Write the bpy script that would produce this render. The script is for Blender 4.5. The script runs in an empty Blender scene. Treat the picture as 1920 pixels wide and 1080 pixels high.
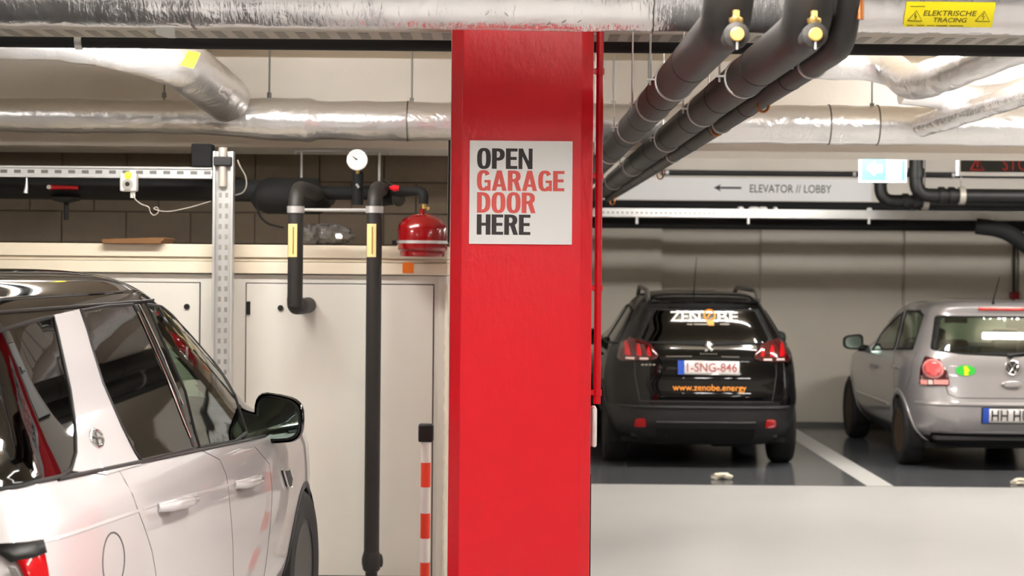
import bpy, bmesh, math, random
import numpy as np
from mathutils import Vector, Matrix
from mathutils.geometry import delaunay_2d_cdt

random.seed(7)
scene = bpy.context.scene
COL = scene.collection

# ---------------------------------------------------------------- camera, world, exposure
F, H, ROLL = 3500.0, 1.75, math.radians(0.5)      # focal length in px of the 1920x1080 frame, eye height, camera roll
cam_data = bpy.data.cameras.new('camera')
cam = bpy.data.objects.new('camera', cam_data)
COL.objects.link(cam)
cam.location = (0, 0, H)
cam.rotation_euler = (math.radians(90), -ROLL, 0)
cam_data.sensor_width = 36.0
cam_data.lens = F / 1920 * 36
cam_data.shift_y = -50 / 1920
cam_data.clip_start = 0.05
cam_data.dof.use_dof = True
cam_data.dof.focus_distance = 7.1
cam_data.dof.aperture_fstop = 4.6
scene.camera = cam

world = bpy.data.worlds.new('world')
scene.world = world
world.use_nodes = True
world.node_tree.nodes['Background'].inputs[0].default_value = (1.0, 0.95, 0.88, 1)
world.node_tree.nodes['Background'].inputs[1].default_value = 0.02

scene.view_settings.view_transform = 'Standard'
scene.view_settings.look = 'None'
scene.view_settings.exposure = 1.18
scene.view_settings.gamma = 1.0
scene.view_settings.use_curve_mapping = False
LAMP = 26.0                                        # strength of the ceiling lamps' diffusers

def P(px, py, d):
    """pixel of the 1920x1080 frame + depth along the view axis -> world point"""
    x, y = px - 960, py - 490
    u = x * math.cos(ROLL) + y * math.sin(ROLL)
    v = -x * math.sin(ROLL) + y * math.cos(ROLL)
    return Vector((u / F * d, d, H - v / F * d))

# ---------------------------------------------------------------- materials
def lin(c):
    o = []
    for v in c[:3]:
        v = v / 255.0
        o.append(v / 12.92 if v <= 0.04045 else ((v + 0.055) / 1.055) ** 2.4)
    return (*o, 1.0)

def mat(name, col, rough=0.5, metal=0.0, spec=0.5, coat=0.0, bump=0.0, bscale=40.0, stretch=(1, 1, 1), var=0.0, vscale=3.0, detail=4.0, emit=None, estr=0.0, coatr=0.03, bdist=0.01):
    m = bpy.data.materials.new(name)
    m.use_nodes = True
    nt = m.node_tree
    b = nt.nodes['Principled BSDF']
    c = lin(col)
    b.inputs['Base Color'].default_value = c
    b.inputs['Roughness'].default_value = rough
    b.inputs['Metallic'].default_value = metal
    b.inputs['Specular IOR Level'].default_value = spec
    b.inputs['Coat Weight'].default_value = coat
    b.inputs['Coat Roughness'].default_value = coatr
    if emit is not None:
        b.inputs['Emission Color'].default_value = lin(emit)
        b.inputs['Emission Strength'].default_value = estr
    tc = None
    if bump or var:
        tc = nt.nodes.new('ShaderNodeTexCoord')
        mp = nt.nodes.new('ShaderNodeMapping')
        mp.inputs['Scale'].default_value = stretch
        nt.links.new(tc.outputs['Object'], mp.inputs[0])
    if bump:
        n = nt.nodes.new('ShaderNodeTexNoise')
        n.inputs['Scale'].default_value = bscale
        n.inputs['Detail'].default_value = detail
        nt.links.new(mp.outputs[0], n.inputs[0])
        bp = nt.nodes.new('ShaderNodeBump')
        bp.inputs['Strength'].default_value = bump
        bp.inputs['Distance'].default_value = bdist
        nt.links.new(n.outputs[0], bp.inputs['Height'])
        nt.links.new(bp.outputs[0], b.inputs['Normal'])
    if var:
        n2 = nt.nodes.new('ShaderNodeTexNoise')
        n2.inputs['Scale'].default_value = vscale
        n2.inputs['Detail'].default_value = 5
        nt.links.new(tc.outputs['Object'], n2.inputs[0])
        mx = nt.nodes.new('ShaderNodeMix')
        mx.data_type = 'RGBA'
        mx.inputs[6].default_value = tuple(v * (1 - var) for v in c[:3]) + (1,)
        mx.inputs[7].default_value = tuple(min(1, v * (1 + var)) for v in c[:3]) + (1,)
        nt.links.new(n2.outputs[0], mx.inputs[0])
        nt.links.new(mx.outputs[2], b.inputs['Base Color'])
    return m

def foil_mat(name, col, rough, bump, stretch, scale, fine=0.3, metal=0.85):
    """crinkled aluminium foil: stretched noise plus coarse dents"""
    m = mat(name, col, rough, metal)
    nt = m.node_tree
    b = nt.nodes['Principled BSDF']
    tc = nt.nodes.new('ShaderNodeTexCoord')
    mp = nt.nodes.new('ShaderNodeMapping'); mp.inputs['Scale'].default_value = stretch
    nt.links.new(tc.outputs['Object'], mp.inputs[0])
    n1 = nt.nodes.new('ShaderNodeTexNoise'); n1.inputs['Scale'].default_value = scale; n1.inputs['Detail'].default_value = 3; n1.inputs['Distortion'].default_value = 0.6
    n2 = nt.nodes.new('ShaderNodeTexNoise'); n2.inputs['Scale'].default_value = 7; n2.inputs['Detail'].default_value = 4; n2.inputs['Distortion'].default_value = 1.0
    nt.links.new(mp.outputs[0], n1.inputs[0]); nt.links.new(tc.outputs['Object'], n2.inputs[0])
    mth = nt.nodes.new('ShaderNodeMath'); mth.operation = 'MULTIPLY_ADD'; mth.inputs[1].default_value = fine
    nt.links.new(n1.outputs[0], mth.inputs[0]); nt.links.new(n2.outputs[0], mth.inputs[2])
    bp = nt.nodes.new('ShaderNodeBump'); bp.inputs['Strength'].default_value = bump; bp.inputs['Distance'].default_value = 0.02
    nt.links.new(mth.outputs[0], bp.inputs['Height']); nt.links.new(bp.outputs[0], b.inputs['Normal'])
    return m

def glass_mat(name, tint, ior=1.5, boost=1.0):
    """thin window glass: tinted see-through plus Fresnel reflection"""
    m = bpy.data.materials.new(name); m.use_nodes = True
    nt = m.node_tree; nt.nodes.clear()
    out = nt.nodes.new('ShaderNodeOutputMaterial')
    tr = nt.nodes.new('ShaderNodeBsdfTransparent'); tr.inputs[0].default_value = lin(tint)
    gl = nt.nodes.new('ShaderNodeBsdfGlossy'); gl.inputs['Roughness'].default_value = 0.02
    # Schlick reflectance, the same from both sides of the pane
    lw = nt.nodes.new('ShaderNodeLayerWeight'); lw.inputs[0].default_value = 0.5
    pw = nt.nodes.new('ShaderNodeMath'); pw.operation = 'POWER'; pw.inputs[1].default_value = 4.0
    nt.links.new(lw.outputs['Facing'], pw.inputs[0])
    f0 = ((ior - 1) / (ior + 1)) ** 2 * boost
    mul = nt.nodes.new('ShaderNodeMath'); mul.operation = 'MULTIPLY_ADD'; mul.inputs[1].default_value = 1 - f0; mul.inputs[2].default_value = f0; mul.use_clamp = True
    nt.links.new(pw.outputs[0], mul.inputs[0])
    mx = nt.nodes.new('ShaderNodeMixShader')
    nt.links.new(mul.outputs[0], mx.inputs[0]); nt.links.new(tr.outputs[0], mx.inputs[1]); nt.links.new(gl.outputs[0], mx.inputs[2])
    nt.links.new(mx.outputs[0], out.inputs[0])
    return m

M = {}
M['cream'] = mat('cream_wall', (226, 219, 209), 0.75, bump=0.15, bscale=30, var=0.05)
M['ceil'] = mat('ceiling_paint', (216, 201, 178), 0.8, bump=0.1, bscale=20, var=0.04)
M['far_wall'] = mat('far_wall', (212, 204, 190), 0.55, bump=0.08, bscale=12, var=0.04)
M['block'] = mat('concrete_block', (126, 112, 95), 0.9, bump=0.5, bscale=120, var=0.12, vscale=8)  # block colour darkened to stand in for the shade under the beam
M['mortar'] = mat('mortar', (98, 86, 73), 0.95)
M['floor_light'] = mat('floor_light', (200, 200, 200), 0.32, spec=0.4, bump=0.03, bscale=3, var=0.05, vscale=1.2)
M['floor_dark'] = mat('floor_dark', (92, 94, 98), 0.16, spec=0.5, bump=0.02, bscale=4, var=0.05, vscale=1.5)
M['white_line'] = mat('line_paint', (214, 214, 212), 0.35)
M['red'] = mat('red_paint', (226, 24, 40), 0.36, spec=0.45, bump=0.35, bscale=34, detail=8, stretch=(1, 1, .55), var=0.03, bdist=0.006)
M['red_pipe'] = mat('red_pipe', (205, 14, 32), 0.35)
M['black_pipe'] = mat('rubber_insulation', (35, 32, 30), 0.55, bump=0.12, bscale=60, var=0.1, vscale=4)
M['black'] = mat('black_plastic', (12, 11, 11), 0.5)
M['matte_black'] = mat('matte_black', (6, 6, 6), 0.8)
M['steel'] = mat('galvanised', (205, 205, 203), 0.4, 0.7, bump=0.1, bscale=60, var=0.08, vscale=12)
M['steel_dk'] = mat('steel_dark', (120, 118, 114), 0.45, 0.8)
M['brass'] = mat('brass', (232, 196, 120), 0.3, 0.9)
M['brass_cap'] = mat('brass_cap', (226, 176, 96), 0.45, 0.35)
M['copper'] = mat('copper', (168, 104, 58), 0.4, 0.7)
M['foil_a'] = foil_mat('foil_ribbed', (228, 226, 226), 0.22, 0.5, (1, .25, .25), 60, 0.35)
M['foil_b'] = foil_mat('foil_smooth', (232, 231, 231), 0.28, 0.6, (.6, 1, 1), 24, 0.2, 0.8)
M['tray'] = mat('tray_grey', (176, 170, 160), 0.5, 0.4)
M['white'] = mat('white_plastic', (236, 234, 232), 0.4)
M['sign_white'] = mat('sign_white', (246, 246, 246), 0.45)
M['ink'] = mat('ink_black', (52, 46, 48), 0.6)
M['ink_red'] = mat('ink_red', (232, 96, 90), 0.6)
M['yellow'] = mat('yellow_label', (238, 220, 12), 0.5)
M['ink_olive'] = mat('ink_olive', (96, 84, 10), 0.6)
M['pale_yellow'] = mat('pale_label', (232, 204, 140), 0.6)
M['ink_brown'] = mat('ink_brown', (150, 108, 52), 0.6)
M['orange'] = mat('orange_tag', (240, 120, 20), 0.5)
M['cabinet'] = mat('cabinet_paint', (216, 212, 203), 0.5, bump=0.03, bscale=10, var=0.02)
M['wood'] = mat('pale_board', (226, 214, 192), 0.65, bump=0.2, bscale=20, stretch=(.15, 1, 1), var=0.07, vscale=6)
M['cardboard'] = mat('cardboard', (120, 84, 48), 0.8)
M['tank'] = mat('tank_red', (132, 5, 11), 0.2, coat=0.6)
M['post_red'] = mat('post_red', (240, 66, 40), 0.5)
M['car_white'] = mat('car_white', (204, 199, 200), 0.35, coat=1.0, spec=0.5)
M['car_black'] = mat('car_black', (9, 9, 10), 0.5, spec=0.0, coat=0.75)
M['roof_black'] = mat('roof_black', (16, 14, 13), 0.5, spec=0.0, coat=1.0)
M['dim_wall'] = mat('grey_concrete', (128, 124, 118), 0.8, bump=0.2, bscale=12, var=0.1)
M['car_silver'] = mat('car_silver', (170, 167, 168), 0.34, 0.5, coat=1.0)
M['car_plastic'] = mat('car_plastic', (30, 29, 30), 0.5)
M['rubber'] = mat('tyre_rubber', (24, 23, 23), 0.75)
M['rim'] = mat('alloy', (150, 148, 146), 0.3, 0.8)
M['rim_dark'] = mat('alloy_dark', (44, 42, 42), 0.35, 0.6)
M['rim_rust'] = mat('rusty_steel_wheel', (78, 62, 46), 0.7, 0.4, var=0.3, vscale=14)
M['chrome'] = mat('chrome', (220, 220, 220), 0.08, 1.0)
M['seam'] = mat('shut_line', (60, 56, 56), 0.6)
M['glass_dark'] = glass_mat('privacy_glass', (70, 68, 66), 1.6, 1.5)
M['glass_green'] = glass_mat('green_glass', (232, 242, 232), 1.5, 1.1)
M['glass_black'] = glass_mat('black_glass', (60, 58, 58), 1.5, 1.2)
M['lamp_red'] = mat('lamp_red', (190, 6, 18), 0.12, coat=1.0)
M['lamp_dark'] = mat('lamp_dark_red', (70, 4, 10), 0.12, coat=1.0)
M['lamp_pale'] = mat('lamp_pale', (230, 150, 146), 0.15, coat=1.0)
M['lamp_white'] = mat('lamp_clear', (225, 205, 198), 0.15, coat=1.0)
M['plate_white'] = mat('plate_white', (226, 222, 220), 0.4)
M['plate_red'] = mat('plate_ink_red', (170, 90, 90), 0.5)
M['blue'] = mat('plate_blue', (40, 84, 190), 0.5)
M['interior'] = mat('car_interior', (46, 44, 44), 0.8)
M['interior_red'] = mat('seat_dark_red', (52, 20, 18), 0.85)
M['sticker_orange'] = mat('sticker_orange', (244, 150, 40), 0.5)
M['green'] = mat('sticker_green', (40, 190, 60), 0.5)
M['paper'] = mat('paper', (236, 228, 210), 0.8)
M['bag'] = mat('plastic_bag', (104, 100, 97), 0.15, spec=0.7)
M['exit_cyan'] = mat('exit_cyan', (70, 170, 190), 0.4, emit=(110, 225, 250), estr=0.22)
M['exit_white'] = mat('exit_white', (220, 228, 230), 0.4, emit=(235, 250, 255), estr=0.3)
M['slot'] = mat('slot_grey', (140, 135, 126), 0.6, 0.3)
M['led_red'] = mat('led_red', (70, 14, 14), 0.5, emit=(150, 30, 26), estr=0.3)
M['led_face'] = mat('led_face', (26, 28, 24), 0.3)
M['yellow_led'] = mat('yellow_led', (240, 230, 60), 0.4, emit=(240, 230, 60), estr=0.3)
M['mirror'] = mat('mirror_glass', (190, 215, 205), 0.03, 1.0)

# ---------------------------------------------------------------- mesh helpers
class MB:
    def __init__(s): s.v = []; s.f = []
    def add(s, v, f):
        o = len(s.v); s.v += [Vector(p) for p in v]; s.f += [tuple(i + o for i in q) for q in f]; return s
    def box(s, lo, hi):
        x0, y0, z0 = lo; x1, y1, z1 = hi
        return s.add([(x0, y0, z0), (x1, y0, z0), (x1, y1, z0), (x0, y1, z0), (x0, y0, z1), (x1, y0, z1), (x1, y1, z1), (x0, y1, z1)],
                     [(0, 3, 2, 1), (4, 5, 6, 7), (0, 1, 5, 4), (1, 2, 6, 5), (2, 3, 7, 6), (3, 0, 4, 7)])
    def cbox(s, c, sz): return s.box([c[i] - sz[i] / 2 for i in range(3)], [c[i] + sz[i] / 2 for i in range(3)])
    def sweep(s, pts, r, seg=16, caps=True):
        pts = [Vector(p) for p in pts]
        n = len(pts)
        rs = list(r) if hasattr(r, '__len__') else [r] * n
        tang = []
        for i in range(n):
            a = pts[max(i - 1, 0)]; b = pts[min(i + 1, n - 1)]
            tang.append((b - a).normalized())
        t0 = tang[0]
        up = Vector((0, 0, 1)) if abs(t0.z) < 0.9 else Vector((0, 1, 0))
        nrm = (up - t0 * up.dot(t0)).normalized()
        V = []
        for i in range(n):
            t = tang[i]
            nrm = (nrm - t * nrm.dot(t)).normalized()
            bn = t.cross(nrm)
            for k in range(seg):
                a = 2 * math.pi * k / seg
                V.append(pts[i] + (nrm * math.cos(a) + bn * math.sin(a)) * rs[i])
        Fc = []
        for i in range(n - 1):
            for k in range(seg):
                k2 = (k + 1) % seg
                Fc.append((i * seg + k, i * seg + k2, (i + 1) * seg + k2, (i + 1) * seg + k))
        if caps:
            Fc.append(tuple(reversed(range(seg)))); Fc.append(tuple((n - 1) * seg + k for k in range(seg)))
        return s.add(V, Fc)
    def cyl(s, a, b, r, seg=20): return s.sweep([a, b], r, seg)
    def lathe(s, prof, o, axis, seg=32):
        """prof: list of (radius, along-axis)"""
        ax = Vector(axis).normalized(); o = Vector(o)
        up = Vector((0, 0, 1)) if abs(ax.z) < 0.9 else Vector((1, 0, 0))
        n = (up - ax * up.dot(ax)).normalized(); b = ax.cross(n)
        V = []; Fc = []
        for (r, h) in prof:
            for k in range(seg):
                a = 2 * math.pi * k / seg
                V.append(o + ax * h + (n * math.cos(a) + b * math.sin(a)) * r)
        for i in range(len(prof) - 1):
            for k in range(seg):
                k2 = (k + 1) % seg
                Fc.append((i * seg + k, i * seg + k2, (i + 1) * seg + k2, (i + 1) * seg + k))
        Fc.append(tuple(reversed(range(seg)))); Fc.append(tuple((len(prof) - 1) * seg + k for k in range(seg)))
        return s.add(V, Fc)
    def prism(s, poly, o, ux, uy, th):
        """flat polygon (2D points) in the plane o + a*ux + b*uy, thickness th along ux x uy"""
        o = Vector(o); ux = Vector(ux); uy = Vector(uy); n = ux.cross(uy).normalized() * th
        m = len(poly)
        V = [o + ux * a + uy * b for a, b in poly]; V += [p + n for p in V]
        return s.add(V, [tuple(reversed(range(m))), tuple(range(m, 2 * m))] + [(i, (i + 1) % m, (i + 1) % m + m, i + m) for i in range(m)])

def fillet(pts, rad, n=8):
    pts = [Vector(p) for p in pts]
    out = [pts[0]]
    for i in range(1, len(pts) - 1):
        p, a, b = pts[i], pts[i - 1], pts[i + 1]
        r = rad[i] if isinstance(rad, dict) and i in rad else (0.05 if isinstance(rad, dict) else rad)
        d1 = (a - p); d2 = (b - p)
        l = min(r, d1.length * .49, d2.length * .49)
        q0 = p + d1.normalized() * l; q1 = p + d2.normalized() * l
        for k in range(n + 1):
            t = k / n
            out.append(q0 * (1 - t) ** 2 + p * 2 * t * (1 - t) + q1 * t * t)
    out.append(pts[-1])
    return out

ORIGIN = {}
def link(name, verts, faces, material, parent=None, smooth=True, angle=35, bevel=0.0, solid=0.0, local=False, loc=None):
    me = bpy.data.meshes.new(name)
    o0 = Vector((0, 0, 0))
    if parent is not None and not local:
        o0 = ORIGIN.get(parent.name, Vector((0, 0, 0)))
    elif loc is not None:
        o0 = Vector(loc)
    me.from_pydata([tuple(Vector(p) - o0) for p in verts], [], faces)
    me.validate(); me.update()
    bm = bmesh.new(); bm.from_mesh(me); bmesh.ops.recalc_face_normals(bm, faces=bm.faces); bm.to_mesh(me); bm.free()
    if smooth:
        me.polygons.foreach_set('use_smooth', [True] * len(me.polygons))
        me.set_sharp_from_angle(angle=math.radians(angle))
    if material is not None: me.materials.append(M[material] if isinstance(material, str) else material)
    ob = bpy.data.objects.new(name, me)
    COL.objects.link(ob)
    if parent is not None:
        ob.parent = parent
        ORIGIN[ob.name] = ORIGIN.get(parent.name, Vector((0, 0, 0)))
    elif loc is not None:
        ob.location = loc; ORIGIN[ob.name] = Vector(loc)
    else:
        ORIGIN[ob.name] = Vector((0, 0, 0))
    if bevel:
        md = ob.modifiers.new('bevel', 'BEVEL'); md.width = bevel; md.segments = 2; md.limit_method = 'ANGLE'
    if solid:
        md = ob.modifiers.new('solid', 'SOLIDIFY'); md.thickness = solid; md.offset = -1
    return ob

def obj(name, mb, material, parent=None, **k): return link(name, mb.v, mb.f, material, parent, **k)

def thing(name, label, cat, loc, rotz=0.0, group=None):
    o = bpy.data.objects.new(name, None); COL.objects.link(o)
    o.empty_display_size = 0.1
    o.location = loc; o.rotation_euler = (0, 0, rotz)
    o['label'] = label; o['category'] = cat
    if group: o['group'] = group
    ORIGIN[o.name] = Vector(loc)
    return o

def tag(o, label, cat, group=None):
    o['label'] = label; o['category'] = cat
    if group: o['group'] = group
    return o

def single(name, mb, material, label, cat, group=None, **k):
    """a thing that is one mesh; its origin goes to its base centre"""
    xs = [p.x for p in mb.v]; ys = [p.y for p in mb.v]; zs = [p.z for p in mb.v]
    loc = ((min(xs) + max(xs)) / 2, (min(ys) + max(ys)) / 2, min(zs))
    return tag(obj(name, mb, material, None, loc=loc, **k), label, cat, group)

def structure(name, mb, material, label=None, **k):
    o = obj(name, mb, material, None, **k); o['kind'] = 'structure'
    if label: o['label'] = label
    return o

TEXTC = {}
def text_mesh(s, bold=0.0, ext=0.0, spacing=1.0):
    """mesh of a string from Blender's built-in font, scaled to a unit box -> (verts 2D.., faces)"""
    key = (s, bold, spacing)
    if key in TEXTC: return TEXTC[key]
    cu = bpy.data.curves.new('t', 'FONT'); cu.body = s; cu.size = 1.0; cu.offset = bold; cu.space_character = spacing
    cu.resolution_u = 4
    ob = bpy.data.objects.new('t', cu); COL.objects.link(ob)
    bpy.context.view_layer.update()
    ev = ob.evaluated_get(bpy.context.evaluated_depsgraph_get())
    me = ev.to_mesh()
    v = np.array([tuple(p.co)[:2] for p in me.vertices]); f = [tuple(p.vertices) for p in me.polygons]
    ev.to_mesh_clear(); bpy.data.objects.remove(ob); bpy.data.curves.remove(cu)
    v -= v.min(0); asp = v[:, 0].max() / v[:, 1].max(); v /= v.max(0)
    TEXTC[key] = (v, f, asp)
    return TEXTC[key]

def text_part(name, s, mapper, material, parent, bold=0.0, spacing=1.0, local=False, solid=0.0015):
    """mapper(a, b) with a, b in 0..1 -> 3D point on the carrier"""
    v, f, _ = text_mesh(s, bold, spacing=spacing)
    return link(name, [mapper(a, b) for a, b in v], f, material, parent, smooth=False, local=local, solid=0)

def quad_map(o, ux, uy):
    o = Vector(o); ux = Vector(ux); uy = Vector(uy)
    return lambda a, b: o + ux * a + uy * b

# ================================================================ the room
CEIL = 2.95
X0, X1, Y0, YW = -9.0, 13.0, -6.0, 20.15
D_BEAM, D_BLOCK, SIDE_X = 11.1, 11.9, 0.2

fl = structure('floor', MB().box((X0, Y0, -0.1), (X1, YW, 0)), 'floor_light', 'light grey glossy epoxy garage floor', smooth=False)
bay_y = P(1500, 911, 1).z
BAY = F * H / (911 - 490 - 5)                     # depth where the dark bays begin
obj('bay_paint', MB().box((SIDE_X, BAY, 0), (X1, YW, 0.002)), 'floor_dark', fl, smooth=False)
lx = P(1651, 912, BAY).x
obj('parking_line', MB().box((lx - .105, BAY, 0.0015), (lx + .105, YW - .4, 0.004)), 'white_line', fl, smooth=False)
obj('parking_line', MB().box((lx - 2.75, BAY, 0.0015), (lx - 2.54, YW - .4, 0.004)), 'white_line', fl, smooth=False)
obj('parking_line', MB().box((lx + 2.44, BAY, 0.0015), (lx + 2.65, YW - .4, 0.004)), 'white_line', fl, smooth=False)

structure('ceiling', MB().box((X0, Y0, CEIL), (X1, YW, CEIL + .15)), 'ceil', 'cream painted concrete ceiling', smooth=False)
structure('wall_left', MB().box((X0 - .2, Y0, 0), (X0, YW, CEIL)), 'cream', smooth=False)
structure('wall_right', MB().box((X1, Y0, 0), (X1 + .2, YW, CEIL)), 'cream', smooth=False)
structure('wall_front', MB().box((X0, Y0 - .2, 0), (X1, Y0, CEIL)), 'dim_wall', smooth=False)

wb = structure('wall_back', MB().box((SIDE_X, YW, 0), (X1, YW + .2, CEIL)), 'far_wall', 'pale concrete wall behind the parked cars', smooth=False)
def far_pier(x0, x1, dep, name='pier'):
    a = P(x0, 600, YW).x; b = P(x1, 600, YW).x
    obj(name, MB().box((a, YW - dep, 0), (b, YW, CEIL)), 'far_wall', wb, smooth=False)
far_pier(1000, 1237, .22)
far_pier(1425, 1688, .05, 'wall_panel')
far_pier(1694, 1902, .05, 'wall_panel')
far_pier(1906, 2300, .10, 'wall_panel')
obj('baseboard', MB().box((SIDE_X, YW - .06, 0), (X1, YW, .05)), 'steel_dk', wb, smooth=False)

structure('wall_side', MB().box((-.1, D_BLOCK + .2, 0), (SIDE_X, YW, CEIL)), 'cream', smooth=False)

# block wall in the recess behind the pipes
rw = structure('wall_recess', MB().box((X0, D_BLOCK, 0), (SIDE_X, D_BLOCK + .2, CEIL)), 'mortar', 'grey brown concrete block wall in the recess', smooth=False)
bme = None
row = 0
z = 1.25
while z < 2.9:
    x = SIDE_X - .41 * (7 if row % 2 else 7.5)
    x = -4.3 + (.205 if row % 2 else 0)
    while x < SIDE_X - .2:
        w = .40
        if bme is None:
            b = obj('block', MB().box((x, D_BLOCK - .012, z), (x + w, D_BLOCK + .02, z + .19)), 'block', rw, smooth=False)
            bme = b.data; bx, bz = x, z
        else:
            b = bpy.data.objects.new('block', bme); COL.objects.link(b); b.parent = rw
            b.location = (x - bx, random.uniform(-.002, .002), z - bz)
        x += .41
    z += .2; row += 1

# the deep beam across the ceiling
bz = P(960, 280, D_BEAM).z
structure('ceiling_beam', MB().box((X0, D_BEAM, bz), (X1, D_BEAM + .75, CEIL)), 'cream', 'cream concrete beam crossing the ceiling', smooth=False)
D_B2 = 18.3
b2z = P(1400, 378, D_B2).z
structure('trim_1', MB().box((SIDE_X, D_B2, b2z), (X1, D_B2 + .5, CEIL)), 'cream', 'cream bulkhead carrying the elevator direction sign', smooth=False)

# ---------------------------------------------------------------- lamps (all above the frame or hidden by the beam)
LAMPM = {}
def lamp(x, y, length, along, label, k=1.0, z=None):
    if k not in LAMPM: LAMPM[k] = mat('lamp_diffuser', (255, 255, 255), 0.5, emit=(254, 252, 249), estr=LAMP * k)
    z = z if z is not None else CEIL
    t = thing('ceiling_lamp', label, 'lamp', (x, y, z - .11), group='strip lamps on the ceiling')
    h = length / 2
    s = (h, .06) if along == 'x' else (.06, h)
    obj('housing', MB().box((x - s[0], y - s[1], z - .03), (x + s[0], y + s[1], z)), 'white', t, bevel=.005)
    obj('diffuser', MB().box((x - s[0] + .02, y - s[1] + .01, z - .11), (x + s[0] - .02, y + s[1] - .01, z - .03)), LAMPM[k], t, smooth=False)
lamp(0.35, 4.35, 1.9, 'y', 'strip lamp running towards the red pillar', 2.2)
lamp(-0.9, 3.4, 1.5, 'y', 'strip lamp over the white car', .25)
lamp(3.6, 4.5, 3.0, 'y', 'strip lamp over the driving lane', .45)
lamp(-4.6, 6.2, 1.5, 'x', 'strip lamp beyond the white car', .7)
lamp(-1.6, 8.95, 1.5, 'x', 'strip lamp in front of the cream cabinet', 1.25)
lamp(2.9, 9.3, 1.8, 'x', 'strip lamp behind the foil pipe by the yellow label', 1.6)
lamp(6.4, 10.2, 1.8, 'x', 'strip lamp at the right end of the lane', 1.0)
lamp(2.3, 14.6, 1.8, 'x', 'strip lamp over the black car', 1.7)
lamp(5.4, 14.6, 1.8, 'x', 'strip lamp over the silver car', 1.7)
lamp(0.6, -1.0, 2.5, 'y', 'strip lamp overhead near the viewer', .2)
lamp(-4.0, 1.0, 2.5, 'y', 'strip lamp at the left behind the viewer', .4)
lamp(5.5, 0.0, 2.5, 'y', 'strip lamp at the right behind the viewer', .4)

# ---------------------------------------------------------------- red pillar
D_PIL = 7.25
pl, pr = P(843, 490, D_PIL).x, P(1111, 490, D_PIL).x
ch = .045
pd = .56
oct_ = [(pl + ch, D_PIL), (pr - ch, D_PIL), (pr, D_PIL + ch), (pr, D_PIL + pd - ch), (pr - ch, D_PIL + pd), (pl + ch, D_PIL + pd), (pl, D_PIL + pd - ch), (pl, D_PIL + ch)]
mb = MB()
nz = 2
mb.add([(x, y, 0) for x, y in oct_] + [(x, y, CEIL) for x, y in oct_], [(i, (i + 1) % 8, (i + 1) % 8 + 8, i + 8) for i in range(8)] + [tuple(range(8)), tuple(range(8, 16))])
pil = structure('pillar', mb, 'red', 'red painted concrete pillar with chamfered corners', smooth=False, bevel=.004)
pil['category'] = 'pillar'
obj('side_paint', MB().box((pl - .0015, D_PIL + ch + .004, 0), (pl + .001, D_PIL + pd - ch, CEIL)), 'cream', pil, smooth=False)['label'] = 'cream painted left face'

# ---------------------------------------------------------------- sign on the pillar
ds = D_PIL - .012
def flat(px0, py0, px1, py1, d):
    """box corner map of a pixel rectangle on the plane y=d (ignores roll so that the sheet hangs straight)"""
    c = P((px0 + px1) / 2, (py0 + py1) / 2, d); w = (px1 - px0) / F * d; h = (py1 - py0) / F * d
    return c, w, h
c, w, h = flat(880, 264, 1073, 458, ds)
sg = thing('garage_sign', 'square white sign with black and red capitals on the red pillar', 'sign', (c.x, ds, c.z - h / 2))
obj('sign_panel', MB().box((c.x - w / 2, ds, c.z - h / 2), (c.x + w / 2, D_PIL - .0005, c.z + h / 2)), 'sign_white', sg, bevel=.001)
def on_sign(px0, py0, px1, py1, d, cx=None):
    k = d / F
    o = Vector((c.x - w / 2 + (px0 - 880) * k, d, c.z + h / 2 - (py1 - 264) * k))
    return quad_map(o, ((px1 - px0) * k, 0, 0), (0, 0, (py1 - py0) * k))
# heavy condensed capitals, drawn as outlines (unit height)
ST = .195                                              # stem thickness
def ring(x0, x1, y0, y1, a0, a1, tx, ty, n=26, p=2.7):
    """part of a superelliptic ring as an outline polygon"""
    cx_, cy_ = (x0 + x1) / 2, (y0 + y1) / 2; rx, ry = (x1 - x0) / 2, (y1 - y0) / 2
    def e(a, rx, ry):
        c_, s_ = math.cos(a), math.sin(a)
        return (cx_ + math.copysign(abs(c_) ** (2 / p), c_) * rx, cy_ + math.copysign(abs(s_) ** (2 / p), s_) * ry)
    A = [math.radians(a0 + (a1 - a0) * k / n) for k in range(n + 1)]
    return [(e(A[k], rx, ry), e(A[k + 1], rx, ry), e(A[k + 1], rx - tx, ry - ty), e(A[k], rx - tx, ry - ty)) for k in range(n)]
def rect(x0, y0, x1, y1): return [((x0, y0), (x1, y0), (x1, y1), (x0, y1))]
HB = .148
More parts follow.
